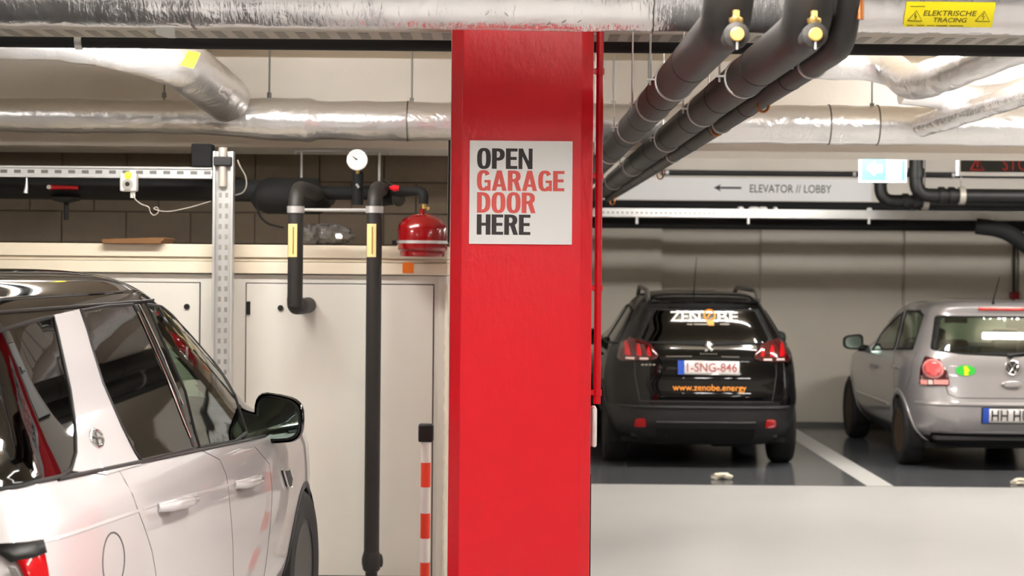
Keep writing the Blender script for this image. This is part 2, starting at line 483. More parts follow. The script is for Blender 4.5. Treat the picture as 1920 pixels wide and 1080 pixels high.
GLYPH = {
    'O': (.56, ring(0, .56, -.012, 1.012, 0, 360, ST, HB, 48)),
    'D': (.54, rect(0, 0, ST, 1) + ring(-.22, .54, 0, 1, -90, 90, ST, HB) + rect(ST, 0, .2, HB) + rect(ST, 1 - HB, .2, 1)),
    'P': (.52, rect(0, 0, ST, 1) + ring(-.06, .52, .40, 1, -90, 90, ST, HB, p=2.4) + rect(ST, .40, .24, .40 + HB) + rect(ST, 1 - HB, .24, 1)),
    'R': (.55, rect(0, 0, ST, 1) + ring(-.06, .53, .44, 1, -90, 90, ST, HB, p=2.4) + rect(ST, .44, .25, .44 + HB) + rect(ST, 1 - HB, .25, 1) + [((.24, .46), (.37, 0), (.56, 0), (.43, .50))]),
    'E': (.47, rect(0, 0, ST, 1) + rect(ST, 0, .47, HB) + rect(ST, .44, .44, .44 + HB) + rect(ST, 1 - HB, .47, 1)),
    'H': (.56, rect(0, 0, ST, 1) + rect(.56 - ST, 0, .56, 1) + rect(ST, .44, .56 - ST, .44 + HB)),
    'N': (.57, rect(0, 0, .16, 1) + rect(.41, 0, .57, 1) + [((.16, 1), (.155, .62), (.41, 0), (.415, .38))] + [((0.1, 1), (.18, 1), (.47, 0), (.39, 0))]),
    'A': (.62, [((0, 0), (.18, 0), (.39, 1), (.21, 1))] + [((.62, 0), (.44, 0), (.23, 1), (.41, 1))] + rect(.12, .20, .50, .20 + .125)),
    'G': (.57, ring(0, .56, -.012, 1.012, 32, 320, ST, HB, 44) + rect(.31, .40, .57, .40 + .125) + rect(.57 - .125, 0, .57, .46) + rect(.40, .08, .50, .24)),
}
def glyph_word(word, x0, y0, x1, y1, m):
    gap = .045
    W = sum(GLYPH[c_][0] for c_ in word) + gap * (len(word) - 1)
    k = ds / F; sx_ = (x1 - x0) * k / W; sz_ = (y1 - y0) * k
    o = Vector((c.x - w / 2 + (x0 - 880) * k, 0, c.z + h / 2 - (y1 - 264) * k)); a_ = 0
    for ch_ in word:
        mb = MB()
        for i, q in enumerate(GLYPH[ch_][1]):
            d_ = ds - .0006 - .00002 * (i % 7)
            mb.add([(o.x + (a_ + x) * sx_, d_, o.z + z * sz_) for x, z in q], [(0, 1, 2, 3)])
        obj('letter', mb, m, sg, smooth=False)
        a_ += GLYPH[ch_][0] + gap
for s, x0, y0, x1, y1, m in (('OPEN', 894, 278.5, 998, 317, 'ink'), ('GARAGE', 894, 320, 1058, 358, 'ink_red'), ('DOOR', 894.5, 361, 1004, 399.5, 'ink_red'), ('HERE', 894.5, 402.5, 995, 440.5, 'ink')):
    glyph_word(s, x0, y0, x1, y1, m)

# black sign edge-on at the pillar's left face
a = P(842, 266, D_PIL + .2).z; b = P(842, 455, D_PIL + .2).z
t = thing('side_sign', 'thin sign plate on the left face of the pillar, seen edge on', 'sign', (pl, D_PIL + .27, b))
obj('plate', MB().box((pl - .012, D_PIL + .09, b), (pl - .0005, D_PIL + .45, a)), 'black', t, bevel=.001)
obj('plate_face', MB().box((pl - .013, D_PIL + .096, b + .006), (pl - .012, D_PIL + .444, a - .006)), 'sign_white', t, smooth=False)
for y0_, y1_, z0_, h_ in ((.30, .40, .60, .008), (.14, .28, .585, .035)):
    obj('print', MB().box((pl - .0138, D_PIL + y0_, b + (a - b) * z0_), (pl - .013, D_PIL + y1_, b + (a - b) * z0_ + h_)), 'ink', t, smooth=False)

# red conduit at the pillar's right face
cx = P(1122.5, 400, D_PIL + .15).x; cd = D_PIL + .15
zt, zb = P(1122, 66, cd).z, P(1120, 757, cd).z
t = thing('red_conduit', 'narrow red pipe clipped to the right side of the pillar', 'pipe', (cx, cd, zb))
obj('tube', MB().sweep([(cx, cd, zb), (cx, cd, zt), (cx, cd, CEIL)], .0145, 16), 'red_pipe', t)
for py in (134, 330, 540, 736):
    z = P(1120, py, cd).z
    obj('clip', MB().box((pr - .001, cd - .012, z - .01), (cx + .008, cd + .012, z + .01)), 'red_pipe', t, bevel=.002)
    obj('clip_band', MB().cyl((cx, cd, z - .012), (cx, cd, z + .012), .0185, 16), 'red_pipe', t)

# white box low on the right face
t = thing('wall_switch', 'small white box on the right side of the pillar below the red pipe', 'switch', (pr + .012, D_PIL + .16, P(1116, 836, cd).z))
za, zb = P(1116, 762, cd).z, P(1116, 836, cd).z
obj('cover', MB().box((pr + .008, D_PIL + .09, zb), (pr + .027, D_PIL + .21, za)), 'white', t, bevel=.008)
obj('back_plate', MB().box((pr, D_PIL + .095, zb + .004), (pr + .01, D_PIL + .205, za - .004)), 'steel_dk', t)
# corner guard
za = P(1110, 886, cd).z
t = thing('corner_guard', 'thin black and white guard strip low on the right pillar face', 'guard strip', (pr, D_PIL + .1, 0))
obj('strip', MB().box((pr, D_PIL + .08, 0), (pr + .006, D_PIL + .14, za)), 'black', t)
obj('edge', MB().box((pr, D_PIL + .14, 0), (pr + .009, D_PIL + .16, za - .01)), 'white', t)

# ---------------------------------------------------------------- big foil pipe across the top, in front of the pillar
D_FO = 6.0
fr = .122
fz = P(960, 57, D_FO).z + fr
fzl, fzr = fz, fz
xl, xr = -2.6, 2.6
pts = []; rad = []
n = 260
for i in range(n + 1):
    x = xl + (xr - xl) * i / n
    wob = .003 * math.sin(x * 9) + .002 * math.sin(x * 31 + 1) + random.uniform(-.0012, .0012)
    pts.append((x, D_FO, fz + wob * .5)); rad.append(fr + wob)
t = thing('foil_pipe', 'large crinkled foil wrapped pipe crossing in front of the pillar top', 'pipe', (0, D_FO, fz - fr))
obj('foil_wrap', MB().sweep(pts, rad, 48), 'foil_a', t, angle=70)
for px in (352, 1228):
    x = P(px, 30, D_FO - fr).x
    ring = []
    for k in range(49):
        a = 2 * math.pi * k / 48
        ring.append((x + random.uniform(-.004, .004), D_FO + (fr + .004) * math.cos(a), fz + (fr + .004) * math.sin(a)))
    obj('wrap_seam', MB().sweep(ring, .0022, 6), 'steel_dk', t)
# staple-like creases
for px in range(830, 1120, 29):
    x = P(px, 30, D_FO - fr).x; a = math.radians(random.uniform(215, 250)); dx = random.choice((-.012, .012))
    q = lambda aa, xx: (xx, D_FO + (fr + .003) * math.cos(aa), fz + (fr + .003) * math.sin(aa))
    obj('crease', MB().sweep([q(a, x), q(a + .09, x + dx)], .001, 6), 'steel_dk', t)

# yellow label wrapped on the foil pipe
lab = thing('warning_label', 'yellow electric tracing warning label on the foil pipe', 'label', (P(1780, 30, D_FO).x, D_FO - fr, P(1780, 30, D_FO).z))
def foil_pt(px, py, off=.0035):
    """pixel -> point on the foil pipe's front"""
    lo, hi = D_FO - fr - .2, D_FO
    for _ in range(50):
        m = (lo + hi) / 2; p = P(px, py, m)
        if (p.y - D_FO) ** 2 + (p.z - fz) ** 2 > (fr + off) ** 2: lo = m
        else: hi = m
    return P(px, py, lo)
def grid_patch(fn, nu, nv):
    v = [fn(i / nu, j / nv) for j in range(nv + 1) for i in range(nu + 1)]
    f = [(j * (nu + 1) + i, j * (nu + 1) + i + 1, (j + 1) * (nu + 1) + i + 1, (j + 1) * (nu + 1) + i) for j in range(nv) for i in range(nu)]
    return v, f
def lab_px(a, b): return (1693 + 167 * a + 7 * b, 50 - 47 * b + 1.5 * a)
v, f = grid_patch(lambda a, b: foil_pt(*lab_px(a, b), off=.005), 24, 12)
link('label_sheet', v, f, 'yellow', lab)
def lab_text(s, x0, y0, x1, y1, bold, slant=3):
    text_part('lettering', s, lambda a, b: foil_pt(x0 + (x1 - x0) * a + slant * b, y1 + (y0 - y1) * b + .8 * a, off=.0062), 'ink_olive', lab, bold=bold)
lab_text('ELEKTRISCHE', 1731, 19.5, 1829, 29.5, .01)
lab_text('TRACING', 1748, 33, 1811, 41.5, .01)
def lab_line(pl_, r):
    obj('symbol', MB().sweep([foil_pt(x, y, .0062) for x, y in pl_], r, 6), 'ink_olive', lab)
for x0, x1, y in ((1707, 1734, 12), (1700, 1711, 47.5), (1719, 1733, 47.8), (1738, 1751, 48), (1755, 1776, 48.2), (1780, 1806, 48.4)):
    lab_line([(x0, y), (x1, y)], .0011)                       # print too small to read
for cx0 in (1714.5, 1841.5):
    dy = 0 if cx0 < 1800 else 1
    tri = [(cx0 - 13, 39 + dy), (cx0 + 4, 20 + dy), (cx0 + 14, 39.5 + dy), (cx0 - 13, 39 + dy)]
    lab_line(tri, .0013)
    lab_line([(cx0 + 3, 25 + dy), (cx0, 31 + dy), (cx0 + 4, 30 + dy), (cx0 + 1, 36.5 + dy)], .0013)

# flat tray and black pipe behind the pillar top
D_T = 7.95
zt = P(960, 61, D_T).z
t = thing('cable_tray', 'flat perforated grey cable tray under the ceiling behind the pillar', 'cable tray', (0, D_T + .2, zt))
obj('tray_edge', MB().box((-3.2, D_T, zt), (3.2, D_T + .006, zt + .03)), 'tray', t, smooth=False)
obj('tray_bottom', MB().box((-3.2, D_T + .006, zt), (3.2, D_T + .30, zt + .004)), 'tray', t, smooth=False)
for k in range(70):
    x = -3.1 + k * .09
    if k == 0:
        s0 = obj('tray_slot', MB().box((x, D_T + .05, zt - .0015), (x + .045, D_T + .27, zt + .001)), 'slot', t, smooth=False); sx = x
    else:
        o = bpy.data.objects.new('tray_slot', s0.data); COL.objects.link(o); o.parent = t; o.location = (x - sx, 0, 0)
for px in (330, 1560):
    p = P(px, 68, D_T + .2)
    obj('bracket', MB().prism([(-.05, -.02), (.0, -.035), (.03, -.035), (.03, .01), (-.05, .01)], (p.x, D_T - .004, zt + .0), (1, 0, 0), (0, 0, 1), -.02), 'steel', t)
D_BP = 8.55
zb = P(960, 83, D_BP).z
t = thing('black_ceiling_pipe', 'long straight black pipe running across under the cable tray', 'pipe', (0, D_BP, zb - .036))
obj('tube', MB().sweep([(-3.3, D_BP, zb + .004), (3.3, D_BP, zb)], .038, 20), 'matte_black', t)
for px in (149, 1295):
    x = P(px, 80, D_BP).x
    obj('pipe_clip', MB().cyl((x - .016, D_BP, zb), (x + .016, D_BP, zb), .042, 20), 'steel', t)
    obj('clip_rod', MB().cyl((x, D_BP, zb + .03), (x, D_BP, CEIL), .005, 8), 'steel', t)

# ---------------------------------------------------------------- three insulated pipes running away under the ceiling
def run_pipe(label, X, Zr, R, d_el, clamps, bend, d_end=17.4, top=2.95):
    z = H + Zr
    t = thing('insulated_pipe', label, 'pipe', (X, (d_el + d_end) / 2, z - R), group='black insulated pipes running to the back')
    path = fillet([(X, d_el, top), (X, d_el, z), (X, d_end, z)], bend, 12)
    obj('insulation', MB().sweep(path, R, 32), 'black_pipe', t, angle=60)
    for d in clamps:
        cl = obj('clamp', MB().cyl((X, d - .012, z), (X, d + .012, z), R + .005, 32), 'steel', t)
        obj('clamp_lug', MB().cbox((X - R - .016, d, z + .004), (.03, .012, .006)).cyl((X - R - .02, d, z - .016), (X - R - .02, d, z + .02), .004, 8), 'steel', cl)
        obj('hanger_rod', MB().cyl((X - R - .02, d, z + .015), (X - R - .02, d, CEIL if not (D_BEAM < d < D_BEAM + .75) else bz_beam), .0035, 8), 'steel', cl)
    for d in [d_el + 1.0 + k * 1.1 for k in range(int((d_end - d_el - 1) / 1.1))]:
        obj('insulation_joint', MB().cyl((X, d - .006, z), (X, d + .006, z), R + .0012, 32), 'matte_black', t)
    return t, z
bz_beam = bz
def brass_valve(parent, X, d, z, R):
    o = Vector((X, d, z))
    s = obj('valve_boss', MB().lathe([(.028, 0), (.028, -.075), (.033, -.08), (.033, -.11), (.020, -.114)], o + Vector((0, 0, 0)), (0, 1, 0), 24), 'black_pipe', parent)
    obj('valve_cap', MB().lathe([(.0175, -.112), (.0175, -.124), (.015, -.127)], o, (0, 1, 0), 24), 'brass_cap', s)
    obj('valve_collar', MB().lathe([(.016, .032), (.018, .036), (.018, .045), (.012, .047), (.009, .05), (.009, .064), (.006, .066)], o + Vector((0, -.09, 0)), (0, 0, 1), 16), 'brass', s)
    obj('valve_chain', MB().cyl(o + Vector((0, -.116, -.018)), o + Vector((0, -.116, -.038)), .003, 8), 'steel', s)
t1, z1 = run_pipe('leftmost of the three black insulated pipes, nearest the pillar', .56, .632, .066, 4.85, (6.48, 7.45, 8.8, 10.7, 14.0), .175)
p = P(1379, 68, 4.78)
brass_valve(t1, p.x, 4.86, p.z, .066)
t2, z2 = run_pipe('middle of the three black insulated pipes with a brass valve', .786, .632, .066, 4.95, (6.35, 7.7, 9.5, 12.2, 14.5), .175)
p = P(1525, 68, 4.88)
brass_valve(t2, p.x, 4.96, p.z, .066)
t3, z3 = run_pipe('thinnest of the three black insulated pipes, at the right', .896, .60, .040, 5.03, (5.6, 8.0, 10.4), .185)
obj('copper_ring', MB().cyl((.896 + .036, 5.03, z3 + .06), (.896 + .036, 5.03, CEIL), .011, 12), 'copper', t3)
for px, py, d in ((1431, 196, 6.6), (1343, 243, 8.1), (1238, 328, 11.8), (1148, 378, 16)):
    p = P(px, py, d)
    loop = [p + Vector((.02 * math.cos(a), 0, .026 * math.sin(a))) for a in [math.radians(x) for x in range(170, 400, 20)]]
    loop.append(Vector((p.x + .015, d, z3)))
    obj('copper_hook', MB().sweep(loop, .005, 8), 'copper', t3)

# ================================================================ left: foil pipes, recess with pipework, cabinet
def foil_run(name, label, pts, r, bend=.15, material='foil_b', seams=(), wob=.004):
    path = fillet(pts, bend, 10)
    fine = []
    for i in range(len(path) - 1):
        a, b = path[i], path[i + 1]; m = max(1, int((b - a).length / .04))
        fine += [a.lerp(b, k / m) for k in range(m)]
    fine.append(path[-1])
    rs = []
    L = 0
    for i, q in enumerate(fine):
        if i: L += (q - fine[i - 1]).length
        rr = r(L) if callable(r) else r
        rs.append(rr + wob * (math.sin(L * 7) * .5 + math.sin(L * 23 + 2) * .4 + random.uniform(-.25, .25)))
    base = min(fine, key=lambda q: q.z)
    t = thing(name, label, 'pipe', (sum(q.x for q in fine) / len(fine), sum(q.y for q in fine) / len(fine), base.z - max(rs)))
    obj('foil_wrap', MB().sweep(fine, rs, 32), material, t, angle=70)
    return t, fine, rs

D_M = 10.72
zc = P(650, 226, D_M).z
xa = P(405, 220, D_M).x; xb2 = P(585, 220, D_M).x
def main_r(L):
    x = -5.5 + L
    if x < xa: return .098
    if x < xb2: return .098 + .030 * math.sin(math.pi / 2 * (x - xa) / (xb2 - xa))
    if x < xb2 + .02: return .126
    return .112
t, _, _ = foil_run('foil_pipe', 'long foil pipe running in front of the cream ceiling beam', [(-5.5, D_M, zc + .02), (xa, D_M, zc + .012), (xb2, D_M, zc), (6.5, D_M, zc - .002)], main_r)
for px in (765, 1553, 1644):
    x = P(px, 225, D_M).x
    obj('wrap_seam', MB().cyl((x - .004, D_M, zc), (x + .004, D_M, zc), .1175, 32), 'steel_dk', t)
for px, py in ((308, 180), (505, 180), (772, 190), (1150, 195), (1186, 200), (1216, 195), (1635, 200)):
    p = P(px, py, D_M)
    obj('hanger_rod', MB().cyl((p.x, D_M, p.z - .03), (p.x, D_M, CEIL), .0055, 8), 'steel_dk', t)
    obj('hanger_nut', MB().cyl((p.x, D_M, p.z - .01), (p.x, D_M, p.z + .02), .014, 6), 'steel_dk', t)

zl = P(60, 88, 9.5).z
t, fine, rs = foil_run('foil_pipe', 'bent foil pipe with a yellow sticker joining the long foil pipe', [P(-260, 84, 9.5), P(215, 92, 9.5), P(330, 110, 9.7), P(425, 185, 10.55)], lambda L: .064 if L < 1.0 else min(.135, .064 + (L - 1.0) * .13), .22)
# the sticker
p = P(349, 108, 9.45)
obj('sticker', MB().prism([(-.045, -.03), (.02, -.045), (.05, .035), (-.012, .05)], (p.x, 9.56, p.z), (1, .1, 0), (0, .35, 1), .002), 'yellow', t)

# right: foil branches near the ceiling
foil_run('foil_branch', 'foil pipe elbow with a thick arm rising to the right', [P(1480, 112, 10.1), P(1668, 122, 10.1), P(1705, 160, 9.8), P(1800, 128, 9.2), P(1935, 72, 8.7)], .092, .16, wob=.006)
foil_run('foil_branch', 'thinner foil pipe passing under the foil elbow', [P(1690, 170, 10.25), P(1845, 188, 10.3), P(1990, 158, 9.7)], .075, .12, wob=.005)
t, fine, rs = foil_run('foil_branch', 'short foil pipe stub with a round closed end below the foil elbow', [P(1728, 236, 10.5), P(1860, 196, 9.9), P(2000, 150, 9.2)], .062, .1, material='foil_a', wob=.004)
q = fine[-3]
obj('hanger_rod', MB().cyl((q.x, q.y, q.z), (q.x, q.y, CEIL), .006, 8), 'steel_dk', t)

# ---------------------------------------------------------------- cabinet
D_C = 10.25
kz = lambda py: P(600, py, D_C).z
kx = lambda px: P(px, 700, D_C).x
cb = thing('utility_cabinet', 'tall cream utility cabinet with board cornice under the pipes', 'cabinet', ((kx(-300) + kx(836)) / 2, D_C + .5, 0))
obj('body', MB().box((kx(-300), D_C, 0), (kx(836), D_C + 1.0, kz(516))), 'cabinet', cb, smooth=False)
obj('cornice_board', MB().box((kx(-300), D_C - .03, kz(484)), (kx(837), D_C + .9, kz(460))), 'wood', cb, bevel=.004)
obj('cornice_board', MB().box((kx(-300), D_C - .015, kz(491)), (kx(837), D_C + .5, kz(485))), 'wood', cb, bevel=.002)
obj('cornice_board', MB().box((kx(-300), D_C - .035, kz(514)), (kx(838), D_C + .4, kz(492))), 'wood', cb, bevel=.004)
obj('side_strip', MB().box((kx(820), D_C - .012, 0), (kx(834), D_C, kz(518))), 'cabinet', cb, bevel=.002)
def cab_door(x0, x1, hinge_left, lab=None):
    obj('door_gap', MB().box((kx(x0) - .006, D_C - .003, .012), (kx(x1) + .006, D_C + .001, kz(533) + .006)), 'seam', cb, smooth=False)
    d = obj('door', MB().box((kx(x0), D_C - .012, .018), (kx(x1), D_C, kz(533))), 'cabinet', cb, bevel=.003)
    if lab: d['label'] = lab
    return d
d1 = cab_door(60, 373, False)
obj('lock', MB().cyl((kx(350), D_C - .02, kz(577)), (kx(350), D_C - .011, kz(577)), .016, 20), 'black', d1)
d2 = cab_door(461.5, 811, True)
obj('hinge', MB().box((kx(462), D_C - .022, kz(591)), (kx(469), D_C - .011, kz(566))), 'black', d2, bevel=.003)
obj('lock', MB().cyl((kx(525.5), D_C - .02, kz(578)), (kx(525.5), D_C - .011, kz(578)), .016, 20), 'black', d2)
p = P(765, 502, D_C - .04)
single('orange_tag', MB().cbox((p.x, D_C - .038, p.z), (.06, .004, .058)), 'orange', 'small orange tag stuck on the cabinet cornice', 'tag')
# cable conduit with knots between cabinet and pillar
t = thing('plaster_edge', 'rough pale plaster edge strip between cabinet and pillar', 'trim strip', (kx(838), D_C - .05, 0))
obj('edge_strip', MB().sweep([(kx(837) + random.uniform(-.003, .003), D_C - .03, z) for z in np.linspace(0.02, kz(530), 60)], [random.uniform(.009, .014) for _ in range(60)], 8), 'paper', t)

# cardboard on the cabinet top
p0, p1 = P(196, 470, D_C - .03), P(310, 457, D_C - .03)
top = kz(460)
mb = MB().prism([(p0.x, 0), (p1.x - .02, .0), (p1.x, .028), (p1.x - .01, .034), (p0.x - .005, .022)], (0, D_C - .08, top + .001), (1, 0, 0), (0, 0, 1), -.35)
single('cardboard_sheet', mb, 'cardboard', 'brown cardboard sheet lying on the cabinet top', 'cardboard')

# crumpled clear bag behind the pipes
def crumple(c, rx, ry, rz, seed, n=14, jag=.35):
    rnd = random.Random(seed); V = []; Fc = []
    for j in range(n // 2 + 1):
        th = math.pi * j / (n // 2)
        for k in range(n):
            ph = 2 * math.pi * k / n; s = 1 + rnd.uniform(-jag, jag)
            V.append((c[0] + rx * math.sin(th) * math.cos(ph) * s, c[1] + ry * math.sin(th) * math.sin(ph) * s, c[2] + rz * max(-.95, math.cos(th) * s)))
    for j in range(n // 2):
        for k in range(n):
            Fc.append((j * n + k, j * n + (k + 1) % n, (j + 1) * n + (k + 1) % n, (j + 1) * n + k))
    return MB().add(V, Fc)
p = P(618, 448, 10.6)
mb = crumple((p.x, 10.6, top + .062), .13, .1, .06, 3, 26, .16); mb2 = crumple((p.x - .1, 10.55, top + .062), .06, .08, .06, 9, 20, .16)
mb.add(mb2.v, mb2.f)
single('plastic_bag', mb, 'bag', 'crumpled clear plastic bag between the two black vertical pipes', 'bag', angle=15)

# ---------------------------------------------------------------- galvanised strut and tray
D_S = 10.05
sx = lambda px: P(px, 500, D_S).x
zt, zb = P(420, 284, D_S).z, 0.0
t = thing('steel_upright', 'perforated galvanised steel upright standing in front of the cabinet', 'steel channel', (sx(418), D_S, 0))
w0, w1 = sx(399), sx(437)
obj('flange', MB().box((w0, D_S - .03, zb), (w0 + .013, D_S + .04, zt)), 'steel', t, bevel=.002)
obj('flange', MB().box((w1 - .013, D_S - .03, zb), (w1, D_S + .04, zt)), 'steel', t, bevel=.002)
obj('web', MB().box((w0 + .013, D_S + .0, zb), (w1 - .013, D_S + .006, zt)), 'steel', t, smooth=False)
obj('cable_bundle', MB().sweep([((w0 + w1) / 2 - .004, D_S - .012, zt + .02), ((w0 + w1) / 2 - .004, D_S - .012, P(420, 350, D_S).z)], .024, 12), 'tray', t)
z = P(420, 366, D_S).z; k = 0
while z > .75:
    for sg_ in (-1, 1):
        xx = (w0 + w1) / 2 + sg_ * .017
        if k == 0:
            h0 = obj('slot', MB().box((xx - .008, D_S - .0015, z - .013), (xx + .008, D_S + .001, z + .013)), 'slot', t, smooth=False); hx, hz = xx, z
        else:
            o = bpy.data.objects.new('slot', h0.data); COL.objects.link(o); o.parent = t; o.location = (xx - hx, 0, z - hz)
        k += 1
    z -= .056
obj('top_clamp', MB().cbox(((w0 + w1) / 2, D_S - .02, P(420, 303, D_S).z), (.10, .05, .05)), 'black', t, bevel=.006)

D_L = 10.45
za, zb = P(200, 312, D_L).z, P(200, 333, D_L).z
xe = P(398, 320, D_L).x
t = thing('cable_ladder', 'horizontal perforated galvanised cable tray on the left above the black pipe', 'cable tray', ((-4.2 + xe) / 2, D_L, zb))
obj('rail', MB().box((-4.3, D_L, zb), (xe, D_L + .006, za)), 'steel', t, smooth=False)
obj('lip', MB().box((-4.3, D_L - .016, zb - .002), (xe, D_L, zb + .014)), 'steel', t, bevel=.002)
obj('lip', MB().box((-4.3, D_L - .012, za - .012), (xe, D_L, za)), 'steel', t, bevel=.002)
x = -3.4; k = 0
while x < xe - .03:
    mb = MB().box((x, D_L - .0015, zb + .022), (x + .038, D_L + .001, za - .022))
    if k == 0: h0 = obj('slot', mb, 'steel_dk', t, smooth=False); hx = x
    else:
        o = bpy.data.objects.new('slot', h0.data); COL.objects.link(o); o.parent = t; o.location = (x - hx, 0, 0)
    x += .076; k += 1
for px in (40, 380):
    p = P(px, 300, D_L)
    obj('wall_arm', MB().box((p.x - .015, D_L + .006, za - .02), (p.x + .015, D_BLOCK, za)), 'steel_dk', t)
p = P(49, 350, D_L - .03)
obj('hanging_hook', MB().sweep([(p.x, D_L - .02, p.z + .05), (p.x, D_L - .022, p.z), (p.x - .004, D_L - .025, p.z - .035)], [.004, .009, .014], 10), 'steel', t)
p = P(380, 292, D_L)
single('black_box', MB().box((p.x - .06, D_L - .03, P(380, 313, D_L).z), (p.x + .055, D_L + .08, P(380, 270, D_L).z)), 'matte_black', 'small black box above the end of the left cable tray', 'junction box', bevel=.006)

# white sensor with yellow lamp and its wire
p = P(241, 342, 10.38)
t = thing('sensor_box', 'small white sensor with a yellow lamp on the cable tray', 'sensor', (p.x, 10.4, p.z - .05))
hw = .045
obj('case', MB().box((p.x - hw, 10.36, p.z - .05), (p.x + hw, 10.433, p.z + .05)), 'white', t, bevel=.008)
obj('dial', MB().cyl((p.x, 10.352, p.z - .012), (p.x, 10.362, p.z - .012), .03, 24), 'tray', t)
obj('dial_hole', MB().cyl((p.x, 10.348, p.z - .01), (p.x, 10.353, p.z - .01), .013, 16), 'black', t)
obj('status_lamp', MB().lathe([(.02, 0), (.02, .008), (.012, .016), (.0, .018)], (p.x + .002, 10.36, p.z + .038), (0, -1, 0), 16), 'yellow_led', t)
obj('cable_gland', MB().cyl((p.x + .02, 10.4, p.z - .085), (p.x + .02, 10.4, p.z - .05), .014, 12), 'white', t)
wp = [P(x, y, 10.3) for x, y in ((248, 362), (252, 372), (262, 382), (280, 388), (281, 398), (288, 405), (296, 400), (298, 392), (292, 387), (287, 391), (300, 396), (320, 397), (360, 388), (396, 377))]
obj('wire', MB().sweep(fillet(wp, .03, 4), .003, 8), 'tray', t)
wp = [P(x, y, 10.2) for x, y in ((441, 366), (456, 362), (463, 348), (461, 330), (450, 312), (445, 300))]
obj('wire', MB().sweep(fillet(wp, .03, 4), .004, 8), 'tray', t)

# ---------------------------------------------------------------- big horizontal black pipe in the recess
D_H = 10.75
zc = P(250, 355, D_H).z
xr_ = P(790, 362, D_H - .2).x
t = thing('black_main_pipe', 'thick black insulated pipe running across the recess on the left', 'pipe', (-2.2, D_H, zc - .065))
obj('insulation', MB().sweep([(-4.3, D_H, zc + .006), (P(500, 355, D_H).x, D_H, zc - .002)], .064, 24), 'matte_black', t)
xm0, xm1 = P(487, 360, D_H).x, P(608, 366, D_H).x
obj('valve_block', MB().sweep([(xm0 - .03, D_H, zc - .01), (xm0, D_H, zc - .02), (xm0 + .05, D_H, zc - .03), (xm1 - .03, D_H, zc - .03), (xm1, D_H, zc - .015)], [.062, .09, .105, .105, .085], 24), 'matte_black', t, angle=60)
obj('insulation', MB().sweep([(xm1 - .02, D_H, P(640, 362, D_H).z), (P(735, 362, D_H).x, D_H, P(735, 362, D_H).z)], .04, 20), 'matte_black', t)
p = P(122, 376, D_H - .05)
obj('valve_boss', MB().lathe([(.09, .02), (.075, 0), (.03, -.01), (.014, -.012), (.014, -.11), (.0, -.11)], (p.x, D_H - .02, p.z), (0, 0, 1), 16), 'matte_black', t)
a, b = P(93, 351, D_H - .07), P(147, 352, D_H - .07)
lv = obj('valve_lever', MB().sweep([a, a.lerp(b, .15), b], [.016, .013, .010], 10), 'red_pipe', t)
obj('lever_bolt', MB().cyl(a + Vector((0, -.02, 0)), a + Vector((0, .03, 0)), .013, 12), 'steel', t)
obj('cable', MB().sweep(fillet([P(x, y, D_H - .1) for x, y in ((482, 380), (484, 402), (500, 420), (532, 427))], .05, 5), .006, 8), 'matte_black', t)

# ---------------------------------------------------------------- vertical black pipes with gauge and labels
D_V = 9.95
def vert_pipe(label, px_top, py_top, px_bot, py_bot, foot):
    r = .041
    a = P(px_top, py_top, D_V); b = P(px_bot, py_bot, D_V)
    a.x = (a.x + b.x) / 2; b.x = a.x
    t = thing('insulated_riser', label, 'pipe', (b.x, D_V, b.z - .05), group='vertical black insulated pipes')
    path = fillet([(a.x + .05, D_BEAM + .12, a.z - .02), (a.x + .03, D_V + .4, a.z), (a.x, D_V, a.z + .0), (a.x, D_V, b.z)], .14, 12)
    obj('insulation', MB().sweep(path, r, 24), 'black_pipe', t, angle=60)
    zc_ = P(px_top, 393, D_V).z
    obj('clamp', MB().cyl((a.x, D_V, zc_ - .018), (a.x, D_V, zc_ + .018), r + .006, 24), 'steel', t)
    q = P(px_top + 9, 338, D_BEAM + .1)
    obj('hanger_rod', MB().cyl((q.x, D_BEAM + .1, a.z), (q.x, D_BEAM + .1, bz_beam), .008, 8), 'steel', t)
    l0, l1 = P(px_top, 482, D_V).z, P(px_top, 420, D_V).z
    v, f = grid_patch(lambda u, w: (a.x - .012 + (u - .5) * .05, D_V - math.sqrt((r + .002) ** 2 - (-.012 + (u - .5) * .05) ** 2), l0 + (l1 - l0) * w), 8, 4)
    lb = link('label_strip', v, f, 'pale_yellow', t)
    v, f = grid_patch(lambda u, w: (a.x - .007 + (u - .5) * .008, D_V - math.sqrt((r + .003) ** 2 - (-.007 + (u - .5) * .008) ** 2), l0 + .015 + (l1 - l0 - .03) * w), 2, 24)
    link('label_print', v, f, 'ink_brown', lb)
    return t, a, b, r
t, a, b, r = vert_pipe('short black vertical pipe ending in an elbow at the cabinet door', 556, 352, 552, 575, 0)
e = P(563, 573, D_V)
obj('elbow', MB().sweep(fillet([(a.x, D_V, b.z + .05), (a.x, D_V, b.z - .0), (a.x + .025, D_V + .06, b.z), (a.x + .04, D_C - .012, b.z + .002)], .04, 8), r + .002, 24), 'black_pipe', t, angle=60)
obj('rosette', MB().cyl((a.x + .032, D_C - .06, b.z), (a.x + .036, D_C - .012, b.z), .043, 24), 'black', t)
xA = a.x
t, a, b, r = vert_pipe('tall black vertical pipe in front of the cabinet door', 702, 352, 697, 1052, 1)
obj('joint_ball', MB().lathe([(.03, -.06), (.045, -.045), (.052, -.01), (.052, .015), (.042, .05)], (a.x, D_V, b.z), (0, 0, 1), 24), 'black_pipe', t, angle=60)
obj('joint_boss', MB().sweep([(a.x, D_V, b.z), (a.x + .05, D_V + .02, b.z), (a.x + .058, D_V + .022, b.z)], [.04, .036, .01], 20), 'black_pipe', t, angle=60)
obj('foot_tube', MB().cyl((a.x, D_V, 0), (a.x, D_V, b.z), .032, 20), 'black_pipe', t)
xB = a.x
